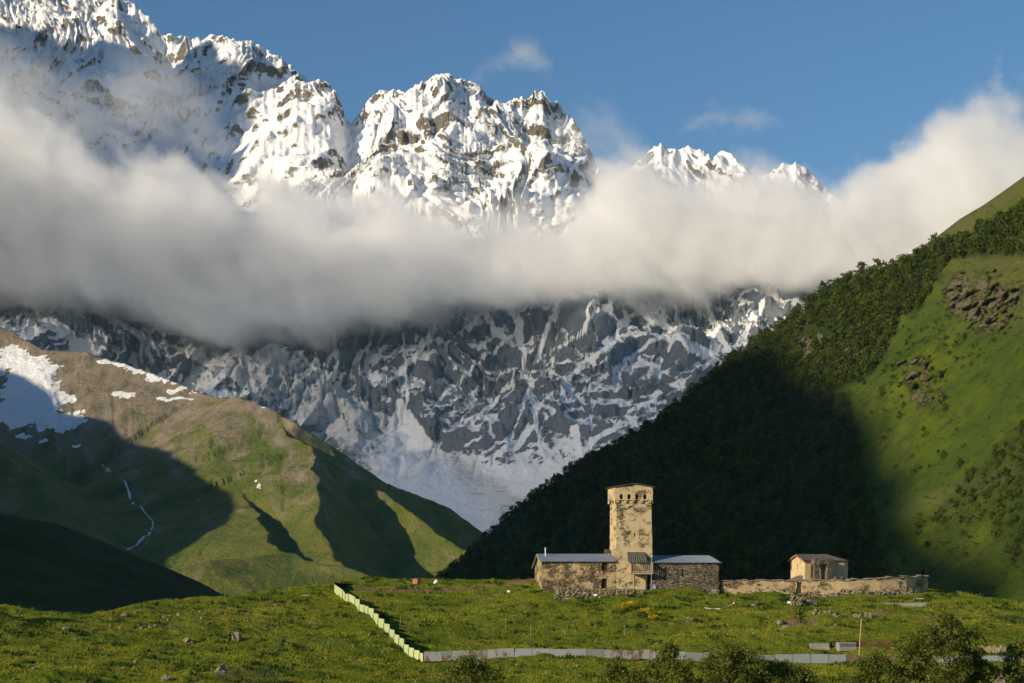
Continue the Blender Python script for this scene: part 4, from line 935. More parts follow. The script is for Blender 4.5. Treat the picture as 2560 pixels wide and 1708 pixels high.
m_.build('low_wall', MAT['porch'], ch)
# --- shingled lean-to beside the chapel
ln = thing('lean_to_roof', 'small brown wood-shingled lean-to roof showing over the wall left of the chapel', 'lean-to', P(1990, 1449, 261))
ln.location.z = 0
q = [P(2008, 1438.5, 263.5), P(1996, 1439, 264), P(1967, 1450.5, 260), P(2007, 1450, 259.6)]; q = [v-ln.location for v in q]
m_ = MB(); slab_roof(m_, q[1], q[0], q[2], q[3], .12); m_.build('shingles', MAT['shingle'], ln)
for v in (q[2]*.9+q[0]*.1, q[3]*.9+q[1]*.1, q[0]*.95+q[2]*.05): m_ = MB(); m_.box(v.x-.1, v.x+.1, v.y-.1, v.y+.1, -4.5, v.z-.1); m_.build('post', MAT['dark_timber'], ln)

# --- fences
def fence(name, label, corners, spec, mats, parts='panel'):
    """corners: polyline of (px, py_bottom, py_top, distance); one panel between neighbours"""
    th = thing(name, label, 'fence', P(*[corners[0][0], corners[0][1], corners[0][3]]))
    o = th.location
    for i, (a, b) in enumerate(zip(corners[:-1], corners[1:])):
        m_ = MB(); A, B = P(a[0], a[1], a[3]), P(b[0], b[1], b[3]); TA, TB = P(a[0], a[2], a[3]), P(b[0], b[2] if not spec else a[2], b[3])
        if spec:                                          # stepped panel: level top, foot follows the slope
            TB = Vector((B.x, B.y, TA.z+spec*(B.z-A.z)*.12)); 
        d = (B-A); d.z = 0; d.normalize(); nr = Vector((d.y, -d.x, 0))*.03
        g = .02
        pts = [A+d*g, B-d*g, TB-d*g, TA+d*g]; V = [p-nr-o for p in pts]+[p+nr-o for p in pts]
        m_.add(V, [(3, 2, 1, 0), (4, 5, 6, 7), (0, 1, 5, 4), (1, 2, 6, 5), (2, 3, 7, 6), (3, 0, 4, 7)])
        link(parts, m_.mesh(parts, mats[i % len(mats)]), th)
        q = MB(); q.tube([A-o-nr*2.2-Vector((0, 0, .5)), TA-o-nr*2.2-Vector((0, 0, .03))], .045, 6); q.build('post', MAT['rust_iron'], th)
    return th
gf = [(836, 1484, 1482.5, 256), (857, 1503, 1489, 251), (864, 1509, 1491.5, 248), (872, 1516, 1494, 245.5), (888, 1517, 1498, 242.5), (899, 1526, 1515, 239), (911, 1540, 1532, 235), (921, 1553, 1547, 231.5), (934, 1564, 1555, 228), (946, 1576, 1563, 224.5), (960, 1586, 1572.5, 221), (974, 1598, 1585, 217.5), (986, 1608, 1592, 214), (998, 1616, 1598.5, 211), (1010, 1622, 1602, 208), (1022, 1632, 1607.5, 206.4), (1035, 1640, 1616, 205.2), (1049, 1648, 1620, 204.2), (1058, 1653, 1624, 203.4)]
th = thing('sheet_fence', 'pale green sheet metal fence stepping down the slope in staggered panels', 'fence', P(1058, 1653, 203.4)); o = th.location
for i, (a, b) in enumerate(zip(gf[:-1], gf[1:])):
    A, B = P(a[0], 1, a[3]), P(b[0], 1, b[3]); A.z = gz(A.x, A.y); B.z = gz(B.x, B.y)
    zt_ = A.z+1.02+.05*math.sin(i*2.3) if i > 3 else A.z+1.3
    ztb = zt_-.04 if i > 3 else B.z+1.3
    zt_ = max(zt_, B.z+1.25) if i > 3 else zt_; ztb = zt_-.04 if i > 3 else ztb
    d = (B-A); d.z = 0; d.normalize(); nr = Vector((d.y, -d.x, 0))*.025
    A2, B2 = A+d*.03, B-d*.03
    V = [Vector((v.x, v.y, z))+s_*nr-o for s_ in (-1, 1) for v, z in ((A2, A.z-.12), (B2, B.z-.12), (B2, ztb), (A2, zt_))]
    m_ = MB(); m_.add(V, [(3, 2, 1, 0), (4, 5, 6, 7), (0, 1, 5, 4), (1, 2, 6, 5), (2, 3, 7, 6), (3, 0, 4, 7)]); m_.build('panel', MAT['green_sheet'], th)
    q = MB(); c = Vector((A.x, A.y, 0))+nr*3-o; q.tube([(c.x, c.y, A.z-.5-o.z), (c.x, c.y, zt_-.06-o.z)], .04, 6); q.build('post', MAT['rust_iron'], th)
# return of the fence along the crest, its shade painted in with black
th = thing('sheet_fence', 'short dark return of the metal fence on the crest, shade painted in, above the green panels', 'fence', P(836, 1482, 256)); o = th.location
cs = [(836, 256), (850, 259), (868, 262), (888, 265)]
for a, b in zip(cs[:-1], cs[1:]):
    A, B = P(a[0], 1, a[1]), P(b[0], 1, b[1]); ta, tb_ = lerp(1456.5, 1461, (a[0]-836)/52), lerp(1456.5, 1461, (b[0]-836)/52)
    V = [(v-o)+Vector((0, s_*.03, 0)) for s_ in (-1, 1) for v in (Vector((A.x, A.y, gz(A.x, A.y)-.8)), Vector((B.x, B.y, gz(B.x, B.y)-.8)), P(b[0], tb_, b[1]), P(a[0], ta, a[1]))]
    m_ = MB(); m_.add(V, [(3, 2, 1, 0), (4, 5, 6, 7), (0, 1, 5, 4), (1, 2, 6, 5), (2, 3, 7, 6), (3, 0, 4, 7)]); m_.build('panel', MAT['shade_black'], th)
    q = MB(); c = A-o; q.tube([(c.x, c.y-.1, gz(A.x, A.y)-o.z-.4), (c.x, c.y-.1, (HZ-ta)/FPX*a[1]-o.z+.05)], .05, 6); q.build('post', MAT['rust_iron'], th)
fb = lut([(1062, 1654), (1150, 1652), (1250, 1645), (1340, 1642.5), (1600, 1647.5), (1750, 1654), (1860, 1659), (2100, 1659.5), (2400, 1657.5), (2560, 1658), (2760, 1660)])
ft = lut([(1062, 1630), (1150, 1627.5), (1250, 1622), (1340, 1621.5), (1600, 1624.5), (1750, 1632), (1860, 1636), (2100, 1636.5), (2400, 1639.5), (2560, 1640), (2760, 1641)])
fY = lut([(1062, 203.4), (1340, 203.8), (1600, 204), (1750, 204), (2100, 204), (2560, 204), (2760, 204)])
th = thing('sheet_fence', 'long low fence of grey metal sheets spotted with rust along the foot of the meadow', 'fence', P(1062, 1654, 203.4)); o = th.location
px = 1060.; rr = random.Random(3); i = 0
while px < 2740:
    w = rr.choice([44.5, 44.5, 44.5, 24, 46]); a, b = px, px+w; step = rr.uniform(-1.3, 1.3)
    ya, yb_ = float(fY(a)), float(fY(b)); m_ = MB(); Aw, Bw = P(a+.5, 0, ya), P(b-.5, 0, yb_)
    zb0 = (HZ-float(fb(a))-step)/FPX*ya; zb1 = (HZ-float(fb(b))-step)/FPX*yb_; z0 = (HZ-float(ft(a))-step)/FPX*ya; z1 = (HZ-float(ft(b))-step)/FPX*yb_
    ln = rr.uniform(-.10, .10); t0, t1_ = rr.uniform(-.05, .03), rr.uniform(-.05, .03)
    V = [Vector((v.x, v.y+s_*.025+k_*ln, z))-o for s_ in (-1, 1) for v, z, k_ in ((Aw, zb0, 0), (Bw, zb1, 0), (Bw, z1+t1_, 1), (Aw, z0+t0, 1))]
    m_.add(V, [(3, 2, 1, 0), (4, 5, 6, 7), (0, 1, 5, 4), (1, 2, 6, 5), (2, 3, 7, 6), (3, 0, 4, 7)])
    mt = ('grey_sheet' if rr.random() < .7 else 'dull_sheet') if px < 1800 else ('clean_sheet' if rr.random() < .75 else 'dull_sheet')
    Bw = Bw+Vector((0, rr.uniform(-.08, .08), 0))
    if 1500 < px < 1530 or 1725 < px < 1745: mt = 'rusted_sheet'
    m_.build('panel', MAT[mt], th)
    q = MB(); q.tube([Vector((Aw.x, Aw.y+.1, zb0-.5))-o, Vector((Aw.x, Aw.y+.1, z0-.02))-o], .045, 6); q.build('post', MAT['rust_iron'], th)
    px += w; i += 1

# ------------------------------------------------------------------ small things on the meadow
def post_sign(px, py, h, label, cat='sign', name='marker_sign', w=.5, hh=.3):
    p = hit(px, py); t = thing(name, label, cat, p)
    q = MB(); q.tube([(0, 0, -.3), (0, 0, h)], .035, 6); q.build('post', MAT['dark_timber'], t)
    q = MB(); q.box(-w/2, w/2, -.06, -.03, h-.05, h-.05+hh); q.build('board', MAT['white'], t)
post_sign(1972, 1538, 1.7, 'small white board on a thin dark post below the churchyard gate'); post_sign(1271, 1497, 1.0, 'small white board low in the grass at the bare bank left of the stone house'); post_sign(1488, 1504, .9, 'small white board in the weeds under the terrace wall')
# satellite dish
p = W8(LX(1628.5, -3), -3); g = gz(p.x, p.y); t = thing('satellite_dish', 'grey satellite dish on a tall thin mast in front of the tower', 'dish', (p.x, p.y, g))
q = MB(); q.tube([(0, 0, -.3), (0, 0, 5.9)], .03, 6); q.build('mast', MAT['galv'], t)
q = MB(); n = 14; R_ = .42; V = [(0, 0, 0)]
for rr_, dd_ in ((.5, .03), (1., .11)): V += [(R_*rr_*math.cos(a), R_*rr_*math.sin(a), dd_) for a in np.linspace(0, 2*math.pi, n, endpoint=False)]
F = [(0, 1+i, 1+(i+1) % n) for i in range(n)]+[(1+i, 1+n+i, 1+n+(i+1) % n, 1+(i+1) % n) for i in range(n)]
M4 = Matrix.Translation((.22, -.12, 1.05)) @ Matrix.Rotation(math.radians(70), 4, 'X') @ Matrix.Rotation(math.radians(25), 4, 'Y')
q.add([M4 @ Vector(v) for v in V], F); d_ = q.build('dish', MAT['galv'], t); q = MB(); q.tube([M4 @ Vector((0, -.4, .1)), M4 @ Vector((0, 0, .45))], .02, 5); q.build('feed_arm', MAT['galv'], d_)
# leaning wooden pole
p = P(2147, 1640, 205.5); p.z = gz(p.x, p.y); q = MB(); q.tube([(0, 0, -.4), (.16, .05, 2.6), (.36, .1, 5.35)], [.085, .08, .07], 8); t = q.build('wooden_pole', MAT['timber']); t.location = p
tag(t, 'bare pale wooden pole leaning slightly, standing behind the grey fence', 'pole')
# carved tombs
def tomb(px, pyb_, Y, L, W_, H, rz, label, roofed):
    p = hit(px, pyb_); t = thing('stone_tomb', label, 'tomb', p, rz, 'carved tombs on the meadow')
    q = MB(); q.box(-L/2-.1, L/2+.1, -W_/2-.1, W_/2+.1, -.3, .12); q.build('plinth', MAT['tomb'], t)
    q = MB(); k = .3 if roofed else .12
    V = [(-L/2, -W_/2, .12), (L/2, -W_/2, .12), (L/2, W_/2, .12), (-L/2, W_/2, .12), (-L/2, -W_/2+k, H), (L/2, -W_/2+k, H), (L/2, W_/2-k, H), (-L/2, W_/2-k, H)]
    q.add(V, [(3, 2, 1, 0), (4, 5, 6, 7), (0, 1, 5, 4), (1, 2, 6, 5), (2, 3, 7, 6), (3, 0, 4, 7)]); bd = q.build('slab_body', MAT['tomb'], t)
    q = MB(); n = 9                                       # row of carved rings or bars standing proud of the front
    def fp(x, s_): return Vector((x, -W_/2+k*s_-.012, .12+(H-.12)*s_))
    for i in range(n):
        x = -L/2+L*(i+.5)/n
        if roofed:
            for rad in (.5, .25):
                q.tube([fp(x+math.cos(a)*L/n*rad*.9, .5+.42*rad*2*math.sin(a)*.9) for a in np.linspace(0, 2*math.pi, 13)], .022, 4)
        else: q.tube([fp(x, .15), fp(x, .85)], .04, 4)
    q.build('carving', MAT['tomb_dark'], bd)
tomb(2048, 1622, 208, 2.45, 1.3, .68, math.radians(-2), 'grey concrete tomb with plain barred front, left of the ringed tomb', False)
tomb(2115, 1622, 208, 2.35, 1.5, .82, math.radians(12), 'grey concrete tomb carved with rings, beside the leaning pole', True)
# rusty grave railing
p = hit(2188, 1620); t = thing('grave_railing', 'rusty iron railing around an overgrown grave right of the leaning pole', 'railing', p, math.radians(3))
for x0_, y0_, x1_, y1_, hh in ((-1.4, 0, 2.4, 0, 1.0), (-2.4, 2.4, .5, 2.4, 1.0), (-1.4, 0, -2.4, 2.4, 1.0), (2.4, 0, 1.4, 2.4, 1.0)):
    q = MB(); a, b = Vector((x0_, y0_, 0)), Vector((x1_, y1_, 0)); n = int((b-a).length/.16)
    for z in (.15, .95): q.tube([a+Vector((0, 0, z)), b+Vector((0, 0, z))], .03, 5)
    for i in range(n+1): v = a.lerp(b, i/n); q.tube([v+Vector((0, 0, -.2)), v+Vector((0, 0, 1.05))], .022, 4)
    q.build('side_rail', MAT['rust_iron'], t)
q = MB(); q.box(-1.5, 2.5, -.12, .02, -.3, .06); q.build('kerb', MAT['tomb'], t)
# weathered picket bits
def pickets(px, py, L, n, h, label, seed, rz=0., name='picket_fence', mtl='old_timber', solid=False):
    p = hit(px, py); t = thing(name, label, 'fence', p, rz); r = random.Random(seed)
    for i in range(n):
        x = -L/2+L*i/(n-1); q = MB(); w = L/n*.46 if solid else .05; hh = h*r.uniform(.75, 1.1)
        y = r.uniform(-.05, .05); q.add([(x-w, y, -.2), (x+w, y, -.2), (x+w+r.uniform(-.1, .1), y, hh), (x-w+r.uniform(-.1, .1), y, hh), (x-w, y+.03, -.2), (x+w, y+.03, -.2), (x+w, y+.03, hh), (x-w, y+.03, hh)], [(0, 1, 2, 3), (7, 6, 5, 4), (0, 4, 5, 1), (1, 5, 6, 2), (2, 6, 7, 3), (3, 7, 4, 0)])
        q.build('picket', MAT[mtl], t)
    q = MB(); q.box(-L/2, L/2, .06, .1, h*.55, h*.65); q.build('rail', MAT[mtl], t)
pickets(2141, 1545, .9, 6, .6, 'short broken picket fence left of the top of the leaning pole', 5)
pickets(2170, 1546, .9, 6, .75, 'short broken picket fence right of the top of the leaning pole', 15)
pickets(2485, 1634, 3.0, 11, 1.0, 'weathered board fence around a grave at the far right of the meadow', 6, math.radians(-6), 'board_fence', 'old_timber', True)
# kerbed grave and bench near the wall end
p = hit(2265, 1515); t = thing('grave_kerb', 'long pale concrete kerb of a planted grave below the end of the churchyard wall', 'kerb', p, math.radians(3))
q = MB(); q.box(-3.1, 3.1, -.15, .15, -.2, .42); q.build('front_kerb', MAT['tomb'], t)
for x in (-3.1, 2.85): q = MB(); q.box(x, x+.25, .15, 2.4, -.2, .4); q.build('side_kerb', MAT['tomb'], t)
p = hit(2295, 1504); t = thing('wooden_bench', 'small pale plank bench beside the kerbed grave', 'bench', p, .1)
q = MB(); q.box(-.8, .8, -.15, .15, .38, .44); q.build('seat', MAT['white'], t)
for x in (-.6, .6): q = MB(); q.box(x-.04, x+.04, -.12, .12, -.1, .38); q.build('leg', MAT['old_timber'], t)
# thin plank on the left crest, red tank, pale block, stakes
p = hit(764, 1491); q = MB(); q.box(-.55, .55, -.12, .12, .1, .2, jit=.01); t = q.build('wooden_plank', MAT['timber']); t.location = p; tag(t, 'pale plank lying on the grass crest left of the green fence', 'plank')
p = hit(1048, 1462); t = thing('metal_tank', 'rust-red metal tank lying on the crest of the meadow', 'tank', p, math.radians(35))
q = MB(); pr_ = [(0, .12), (.95, .0), (1., .3), (.92, .75), (.72, .95), (.1, .98), (0, .8)]
V = [(x*.75-.37, y, z) for y in (0, 1.5) for x, z in pr_]; n = len(pr_)
q.add(V, [tuple(range(n)), tuple(range(2*n-1, n-1, -1))]+[(i, n+i, n+(i+1) % n, (i+1) % n) for i in range(n)]); q.build('body', MAT['rustred'], t)
q = MB(); q.tube([(-.37, -.02, .95), (.3, -.02, .97)], .04, 5); q.tube([(.37, -.02, .05), (.36, -.02, .4), (.2, -.02, .92)], .04, 5); q.build('rim', MAT['rust_iron'], t)
p = hit(1086, 1461); q = MB(); q.add([(-.4, 0, .12), (.05, -.1, .05), (.5, 0, .35), (.42, .1, .8), (.15, .05, .72), (-.35, .2, .1), (.1, .3, .1), (.5, .3, .5)], [(0, 1, 2, 3, 4), (5, 7, 6), (0, 4, 7, 5), (4, 3, 7), (3, 2, 7), (2, 1, 6, 7), (1, 0, 5, 6)])
t = q.build('pale_rock', MAT['white']); t.location = p; tag(t, 'small whitish rock perched on the crest right of the red tank', 'rock')
STK = [(920, 1464, .75, 'short pale stake on the crest left of the red tank'), (979, 1463, .8, 'forked grey stake on the crest just left of the red tank'), (843, 1462, 1.5, 'thin leaning pole rising over the dark fence return'), (901, 1499, 1.1, 'thin bent dry stalk beside the fence shadow'), (1000, 1566, 1.6, 'tall dry flower stalk on the slope right of the fence shadow'), (1265, 1570, 2.0, 'tall leaning white stalk on the middle slope'), (1327, 1593, 2.2, 'straight thin dry stalk on the slope above the grey fence'), (1560, 1592, 1.6, 'thin dry stalk in the grass below the yellow bush')]
for px, py, h, lb in STK:
    p = hit(px, py) if py > 1470 else P(px, py, 258); p.z = gz(p.x, p.y); r = random.Random(px); q = MB(); q.tube([(0, 0, -.2), (r.uniform(-.1, .1), 0, h*.5), (r.uniform(-.25, .3), 0, h)], [.035, .03, .015], 5)
    if 'forked' in lb: q.tube([(0, 0, h*.2), (-.3, 0, 0)], .03, 5)
    t = q.build('stalk' if 'stalk' in lb else 'stake', MAT['timber'] if 'stalk' in lb else MAT['old_timber']); t.location = p; tag(t, lb, 'stalk' if 'stalk' in lb else 'stake')
# cable/hose hanging along the slope
pts = [hit(a, b)+Vector((0, -.1, .25)) for a, b in ((1762, 1524), (1780, 1527), (1800, 1526.5), (1818, 1521), (1833, 1514))]
q = MB(); o = pts[0].copy(); q.tube([v-o for v in pts], .035, 5); q.rock(pts[-1]-o+Vector((.1, 0, .1)), .22, 3, 1); t = q.build('garden_hose', MAT['white']); t.location = o; tag(t, 'pale hose sagging across the grass below the churchyard wall', 'hose')
# dead branches
p = hit(2092, 1574); q = MB(); r = random.Random(9)
for k in range(14):
    a = r.uniform(0, 6.28); L = r.uniform(.5, 1.3); q.tube([(0, 0, .15), (L*.6*math.cos(a), .3*L*math.sin(a), .25), (L*math.cos(a), .5*L*math.sin(a), r.uniform(0, .4))], [.045, .03, .012], 4)
t = q.build('dead_branches', MAT['old_timber']); t.location = p; tag(t, 'heap of bleached dead branches on the slope above the tombs', 'branches')
# boulders and field stones
BOU = [(590, 1602, .62, 1.15, 'big upright brown boulder on the left meadow with a small stone at its foot'), (572, 1604, .34, .6, 'small dark stone at the left foot of the big boulder'), (472, 1608, .62, .75, 'pointed flat-topped boulder left of the big boulder'),
       (552, 1688, .75, 1.0, 'square boulder behind the low willow bush at the bottom'), (415, 1703, .55, .7, 'grey boulder low at the bottom left of the big bush'), (310, 1672, .28, .5, None), (340, 1655, .30, .5, 'pale rounded stone alone in the middle of the left meadow'), (86, 1674, .3, .6, 'angular pale stone beside the ridge of the left field'),
       (38, 1700, .28, .7, 'small white stone in the bottom left corner'), (165, 1576, .55, .5, 'grey half-buried boulder in the dip on the left'), (312, 1541, .6, .5, 'pale boulder on the crest at the end of the bare bank'), (340, 1533, .35, .5, 'tiny pale stone on the left crest'), (190, 1601, .3, .5, 'flat pale stone below the dip on the left'), (228, 1582, .4, .35, 'flat stone at the lower end of the bare bank'),
       (440, 1613, .18, .6, None), (668, 1574, .45, .3, 'low flat stone in grass right of the big boulder'), (660, 1617, .35, .4, 'grey flat stone below and right of the big boulder'), (630, 1543, .2, .6, None), (664, 1543, .16, .6, None), (776, 1559, .3, .5, 'very white small stone left of the green fence'),
       (692, 1514, .55, .35, 'pale flat rock near the top of the left crest'), (675, 1508, .35, .4, 'small brown rock beside the flat rock near the left crest'), (1412, 1584, .4, .6, 'grey round stone in the middle slope below the terrace wall'), (1491, 1602, .22, .7, 'pale small stone in yellow flowers above the grey fence'), (1442, 1668, .22, .8, 'pale pebble in the grass below the grey fence'), (1530, 1546, .4, .5, 'brown tuft-like stone below the yellow bush'),
       (2500, 1706, .55, 1.5, 'tall pale upright stone at the bottom right corner'), (1725, 1549, .5, .5, 'weathered rock at the bare bank on the right slope'), (1950, 1563, .55, .9, 'pale rock at the left end of the dark hollow'), (1962, 1570, .45, .8, 'rock just right of the first one at the dark hollow'), (2455, 1634, .5, .6, 'white stone at the foot of the board fence'), (1885, 1516, .5, .45, 'slanting pale slab in the bank under the churchyard wall'), (1905, 1521, .4, .6, 'broken rock in the bank left of the stone ramp'), (1645, 1611, .2, .6, None)]
for k, (px, py, r, h, lb) in enumerate(BOU):
    p = hit(px, py, 120, 275); q = MB(); r *= 1.25; q.rock((0, 0, r*h*.4), (r, r*.9, r*h), 60+k, 3 if r > .5 else 2); t = q.build('boulder', MAT['boulder']); t.location = p
    t.rotation_euler = (0, 0, k*1.3)
    tag(t, lb or 'small pale stone lying in the left-hand grass', 'boulder', None if lb else 'small stones in the left-hand grass')
for k, (px, py) in enumerate([(410, 1545), (425, 1541), (446, 1539), (470, 1535), (478, 1533), (500, 1531), (505, 1548), (545, 1529), (575, 1524), (388, 1566), (352, 1572), (300, 1572), (420, 1552), (560, 1536), (275, 1566), (375, 1570), (2030, 1532), (2040, 1530), (2051, 1531), (2062, 1533), (2074, 1534), (2082, 1538), (2093, 1545), (2086, 1541), (2035, 1536), (2048, 1536)]):
    p = hit(px, py); r = random.Random(k); s_ = r.uniform(.2, .42); q = MB(); q.rock((0, 0, s_*.3), (s_, s_*.8, s_*r.uniform(.5, .9)), 200+k, 2); t = q.build('rock', MAT['boulder']); t.location = p
    if px < 1000: tag(t, 'broken brown rock in the eroded bank of the left crest', 'rock', 'rocks in the eroded bank')
    else: tag(t, 'loose grey rock in the curved row above the tombs', 'rock', 'rocks in a row on the slope')
# eroded clods on the bare bank
#ENDOBJ

#VEG
# ------------------------------------------------------------------ trees, forest, grass
MAT['leaf'] = m_leaf('birch_leaves', (.055, .080, .010), (.205, .22, .035), .4)
MAT['far_leaf'] = m_leaf('forest_leaves', (.024, .046, .004), (.13, .15, .014), .3)
MAT['willow'] = m_leaf('willow_leaves', (.07, .085, .02), (.19, .19, .06), .35)
MAT['weed'] = m_leaf('weed_leaves', (.022, .050, .007), (.065, .115, .014), .3)
MAT['blade'] = m_leaf('grass_blades', (.105, .150, .006), (.345, .325, .028), .4)
MAT['yellow'] = m_leaf('yellow_flowers', (.30, .25, .01), (.62, .47, .015), .2)
MAT['bark'] = m_plain('birch_bark', (.22, .19, .15), (.62, .58, .5), 3., .8, stretch=(1, 1, 3))
MAT['dark_bark'] = m_plain('dark_bark', (.06, .045, .03), (.14, .11, .08), 4.)
def quads(C, size, rs, up=0., squash=1.):
    """a small leaf-shaped face at each centre, turned at random"""
    n = len(C); a = rs.normal(size=(n, 3)); a[:, 2] += up; a /= np.linalg.norm(a, axis=1)[:, None]
    b = np.cross(a, rs.normal(size=(n, 3))); b /= np.linalg.norm(b, axis=1)[:, None]
    s_ = (size*rs.uniform(.6, 1.3, n))[:, None]
    V = np.stack([C-a*s_, C+b*s_*.55*squash, C+a*s_, C-b*s_*.55*squash], 1)
    return V.reshape(-1, 3), np.arange(4*n).reshape(n, 4)
def leaf_mesh(name, C, size, rs, m, tone, up=0.):
    V, F = quads(C, size, rs, up)
    return raw_mesh(name, V, F, [m], False, {'tone': np.repeat(tone, 4)})
def clusters(rs, n, rad, hgt, z0, per, spread, droop=0.):
    """leaf positions: clumps spread through an uneven crown"""
    C = []; T = []
    lob = rs.uniform(0, 6.28, 4)
    for k in range(n):
        t = rs.uniform(0, 1)**.8; a = rs.uniform(0, 6.28)
        prof = math.sin(math.pi*min(1, .12+.86*t))**.7*(1+.28*math.sin(3*a+lob[0])+.18*math.sin(2*a+5*t+lob[1]))
        r = rad*prof*rs.uniform(.35, 1.)**.5
        c = np.array([r*math.cos(a), r*math.sin(a), z0+hgt*t]); m = int(per*rs.uniform(.5, 1.4)); sp = spread*rs.uniform(.6, 1.25)
        L = rs.normal(size=(m, 3))*[sp, sp, sp*.75]; L[:, 2] -= droop*np.hypot(L[:, 0], L[:, 1])
        C.append(c+L); T.append(np.clip(rs.uniform(.1, .9)+rs.normal(size=m)*.18, 0, 1))
    return np.concatenate(C), np.concatenate(T), None
def tree(name, label, px, Y, top, hw, seed, n=46, per=95, bark='bark', leaf='leaf', lean=0., group=None, base=.12, cat='tree', stems=1, size=.125, spread=.36, droop=.2, gone=None):
    rs = np.random.RandomState(seed); x = (px-CX)/FPX*Y; g = gz(x, Y); H = (HZ-top)/FPX*Y-g; rad = hw/FPX*Y
    t = thing(name, label, cat, (x, Y, g), 0, group)
    C, T, _ = clusters(rs, int(n*1.35), rad*1.06, H*(1-base)-.25, H*base, int(per*1.05), spread, droop)
    C[:, 0] += lean*C[:, 2]
    if gone is not None: k = gone(C, H, rad); C, T = C[k], T[k]
    link('crown', leaf_mesh('crown', C, size, rs, MAT[leaf], T, .2), t)
    q = MB()
    for s_ in range(stems):
        dx, dy = rs.uniform(-.25, .25, 2)*(s_ > 0)*rad*2
        pts = [(dx*k*k*1.2+lean*H*k+.12*math.sin(3*k+seed), dy*k*k+.1*math.cos(2.3*k), H*k*.93-.3*(k == 0)) for k in np.linspace(0, 1, 7)]
        q.tube(pts, [max(.012, .017*H*(1-k*.9)/(1+.4*s_)) for k in np.linspace(0, 1, 7)], 7)
        for b in range(9):
            k = rs.uniform(.25, .9); p0 = Vector(pts[int(k*6)]); a = rs.uniform(0, 6.28); L = rad*rs.uniform(.5, .9)*(1.1-k*.6)
            q.tube([p0, p0+Vector((L*.5*math.cos(a), L*.5*math.sin(a), L*.35)), p0+Vector((L*math.cos(a), L*math.sin(a), L*.5))], [.008*H*(1-k*.6), .005*H*(1-k*.6), .008], 5)
    q.build('trunk', MAT[bark], t, True)
    return t
tree('birch_tree', 'rounded birch standing alone before the left part of the grey fence', 1167, 150, 1641, 68, 11, 52, 100, stems=2)
tree('willow_bush', 'low sparse pale green bush at the bottom edge of the left meadow', 605, 163, 1672, 72, 12, 34, 55, 'dark_bark', 'willow', 0, None, .05, 'bush', 3, .085, .3)
tree('birch_tree', 'small slim birch, first of the row left of the taller trees by the fence', 1540, 158, 1657, 30, 13, 24, 90)
tree('birch_tree', 'lowest dark little birch squeezed between the slim one and the fence trees', 1592, 156, 1671, 20, 14, 15, 80)
tree('birch_tree', 'upright birch with a pale forked trunk hiding part of the grey fence', 1683, 149, 1609, 52, 15, 52, 100, stems=2)
tree('birch_tree', 'broad dense birch hiding the fence beside the heavily rusted panel', 1822, 147, 1605, 80, 16, 86, 105, stems=2, lean=.02)
tree('birch_tree', 'low spreading birch in front of the fence left of the leaning pole', 1945, 150, 1652, 68, 17, 59, 100, stems=2, lean=.04)
tree('birch_tree', 'birch with white stems just right of the leaning pole', 2183, 150, 1635, 46, 18, 44, 100, stems=2)
tree('birch_tree', 'low dark birch tucked between the pole tree and the largest birch', 2232, 152, 1655, 30, 19, 26, 90)
tree('birch_tree', 'largest birch, wide leafy crown over the fence at the lower right', 2320, 144, 1566, 84, 20, 92, 115, stems=3, lean=.01)
tree('birch_tree', 'tall thin birch with bare white trunk and drooping clumps above the largest birch', 2362, 147, 1530, 40, 21, 30, 95, lean=.02, base=.60, droop=.8, spread=.30)
tree('birch_tree', 'hanging bough of birch leaning out to the right of the tall thin trunk', 2415, 148, 1558, 26, 22, 26, 85, lean=.10, base=.30, droop=.9, spread=.28)
tree('birch_tree', 'dense low birch at the right shoulder of the largest birch', 2440, 149, 1640, 46, 23, 40, 105, stems=2)
tree('birch_tree', 'birch cut by the right edge of the picture', 2560, 152, 1592, 36, 24, 44, 95, stems=2)
tree('green_shrub', 'dark leafy shrub against the foot of the churchyard wall near the pale slab', 1862, 247.5, 1493, 13, 31, 14, 60, 'dark_bark', 'weed', 0, None, .02, 'shrub', 1, .12, .3)
tree('green_shrub', 'dark low shrub just left of the stone ramp at the gate', 1962, 247, 1495, 12, 32, 10, 60, 'dark_bark', 'weed', 0, None, .02, 'shrub', 1, .12, .28)
tree('green_shrub', 'light green shrub beyond the kerbed grave where the churchyard wall ends', 2318, 254, 1483, 10, 33, 10, 45, 'dark_bark', 'leaf', 0, None, .02, 'shrub', 1, .12, .28)
for px, Y, top, hw, sd, lb in ((1574, 240, 1507, 24, 41, 'bright yellow flowering bush, the upper of two below the terrace wall'), (1615, 236, 1522, 24, 42, 'bright yellow flowering bush, the lower right of two below the terrace wall'), (1634, 231, 1541, 9, 43, 'smallest yellow bush hanging below the other two')):
    t = tree('flowering_bush', lb, px, Y, top, hw, sd, 14, 50, 'dark_bark', 'weed', 0, None, .02, 'bush', 1, .11, .3)
    rs = np.random.RandomState(sd); x = (px-CX)/FPX*Y; g = gz(x, Y); H = (HZ-top)/FPX*Y-g; rad = hw/FPX*Y
    C, T, _ = clusters(rs, 30, rad*1.02, H*.75, H*.3, 34, .2); link('blossoms', leaf_mesh('blossoms', C, .085, rs, MAT['yellow'], T, 1.), t)

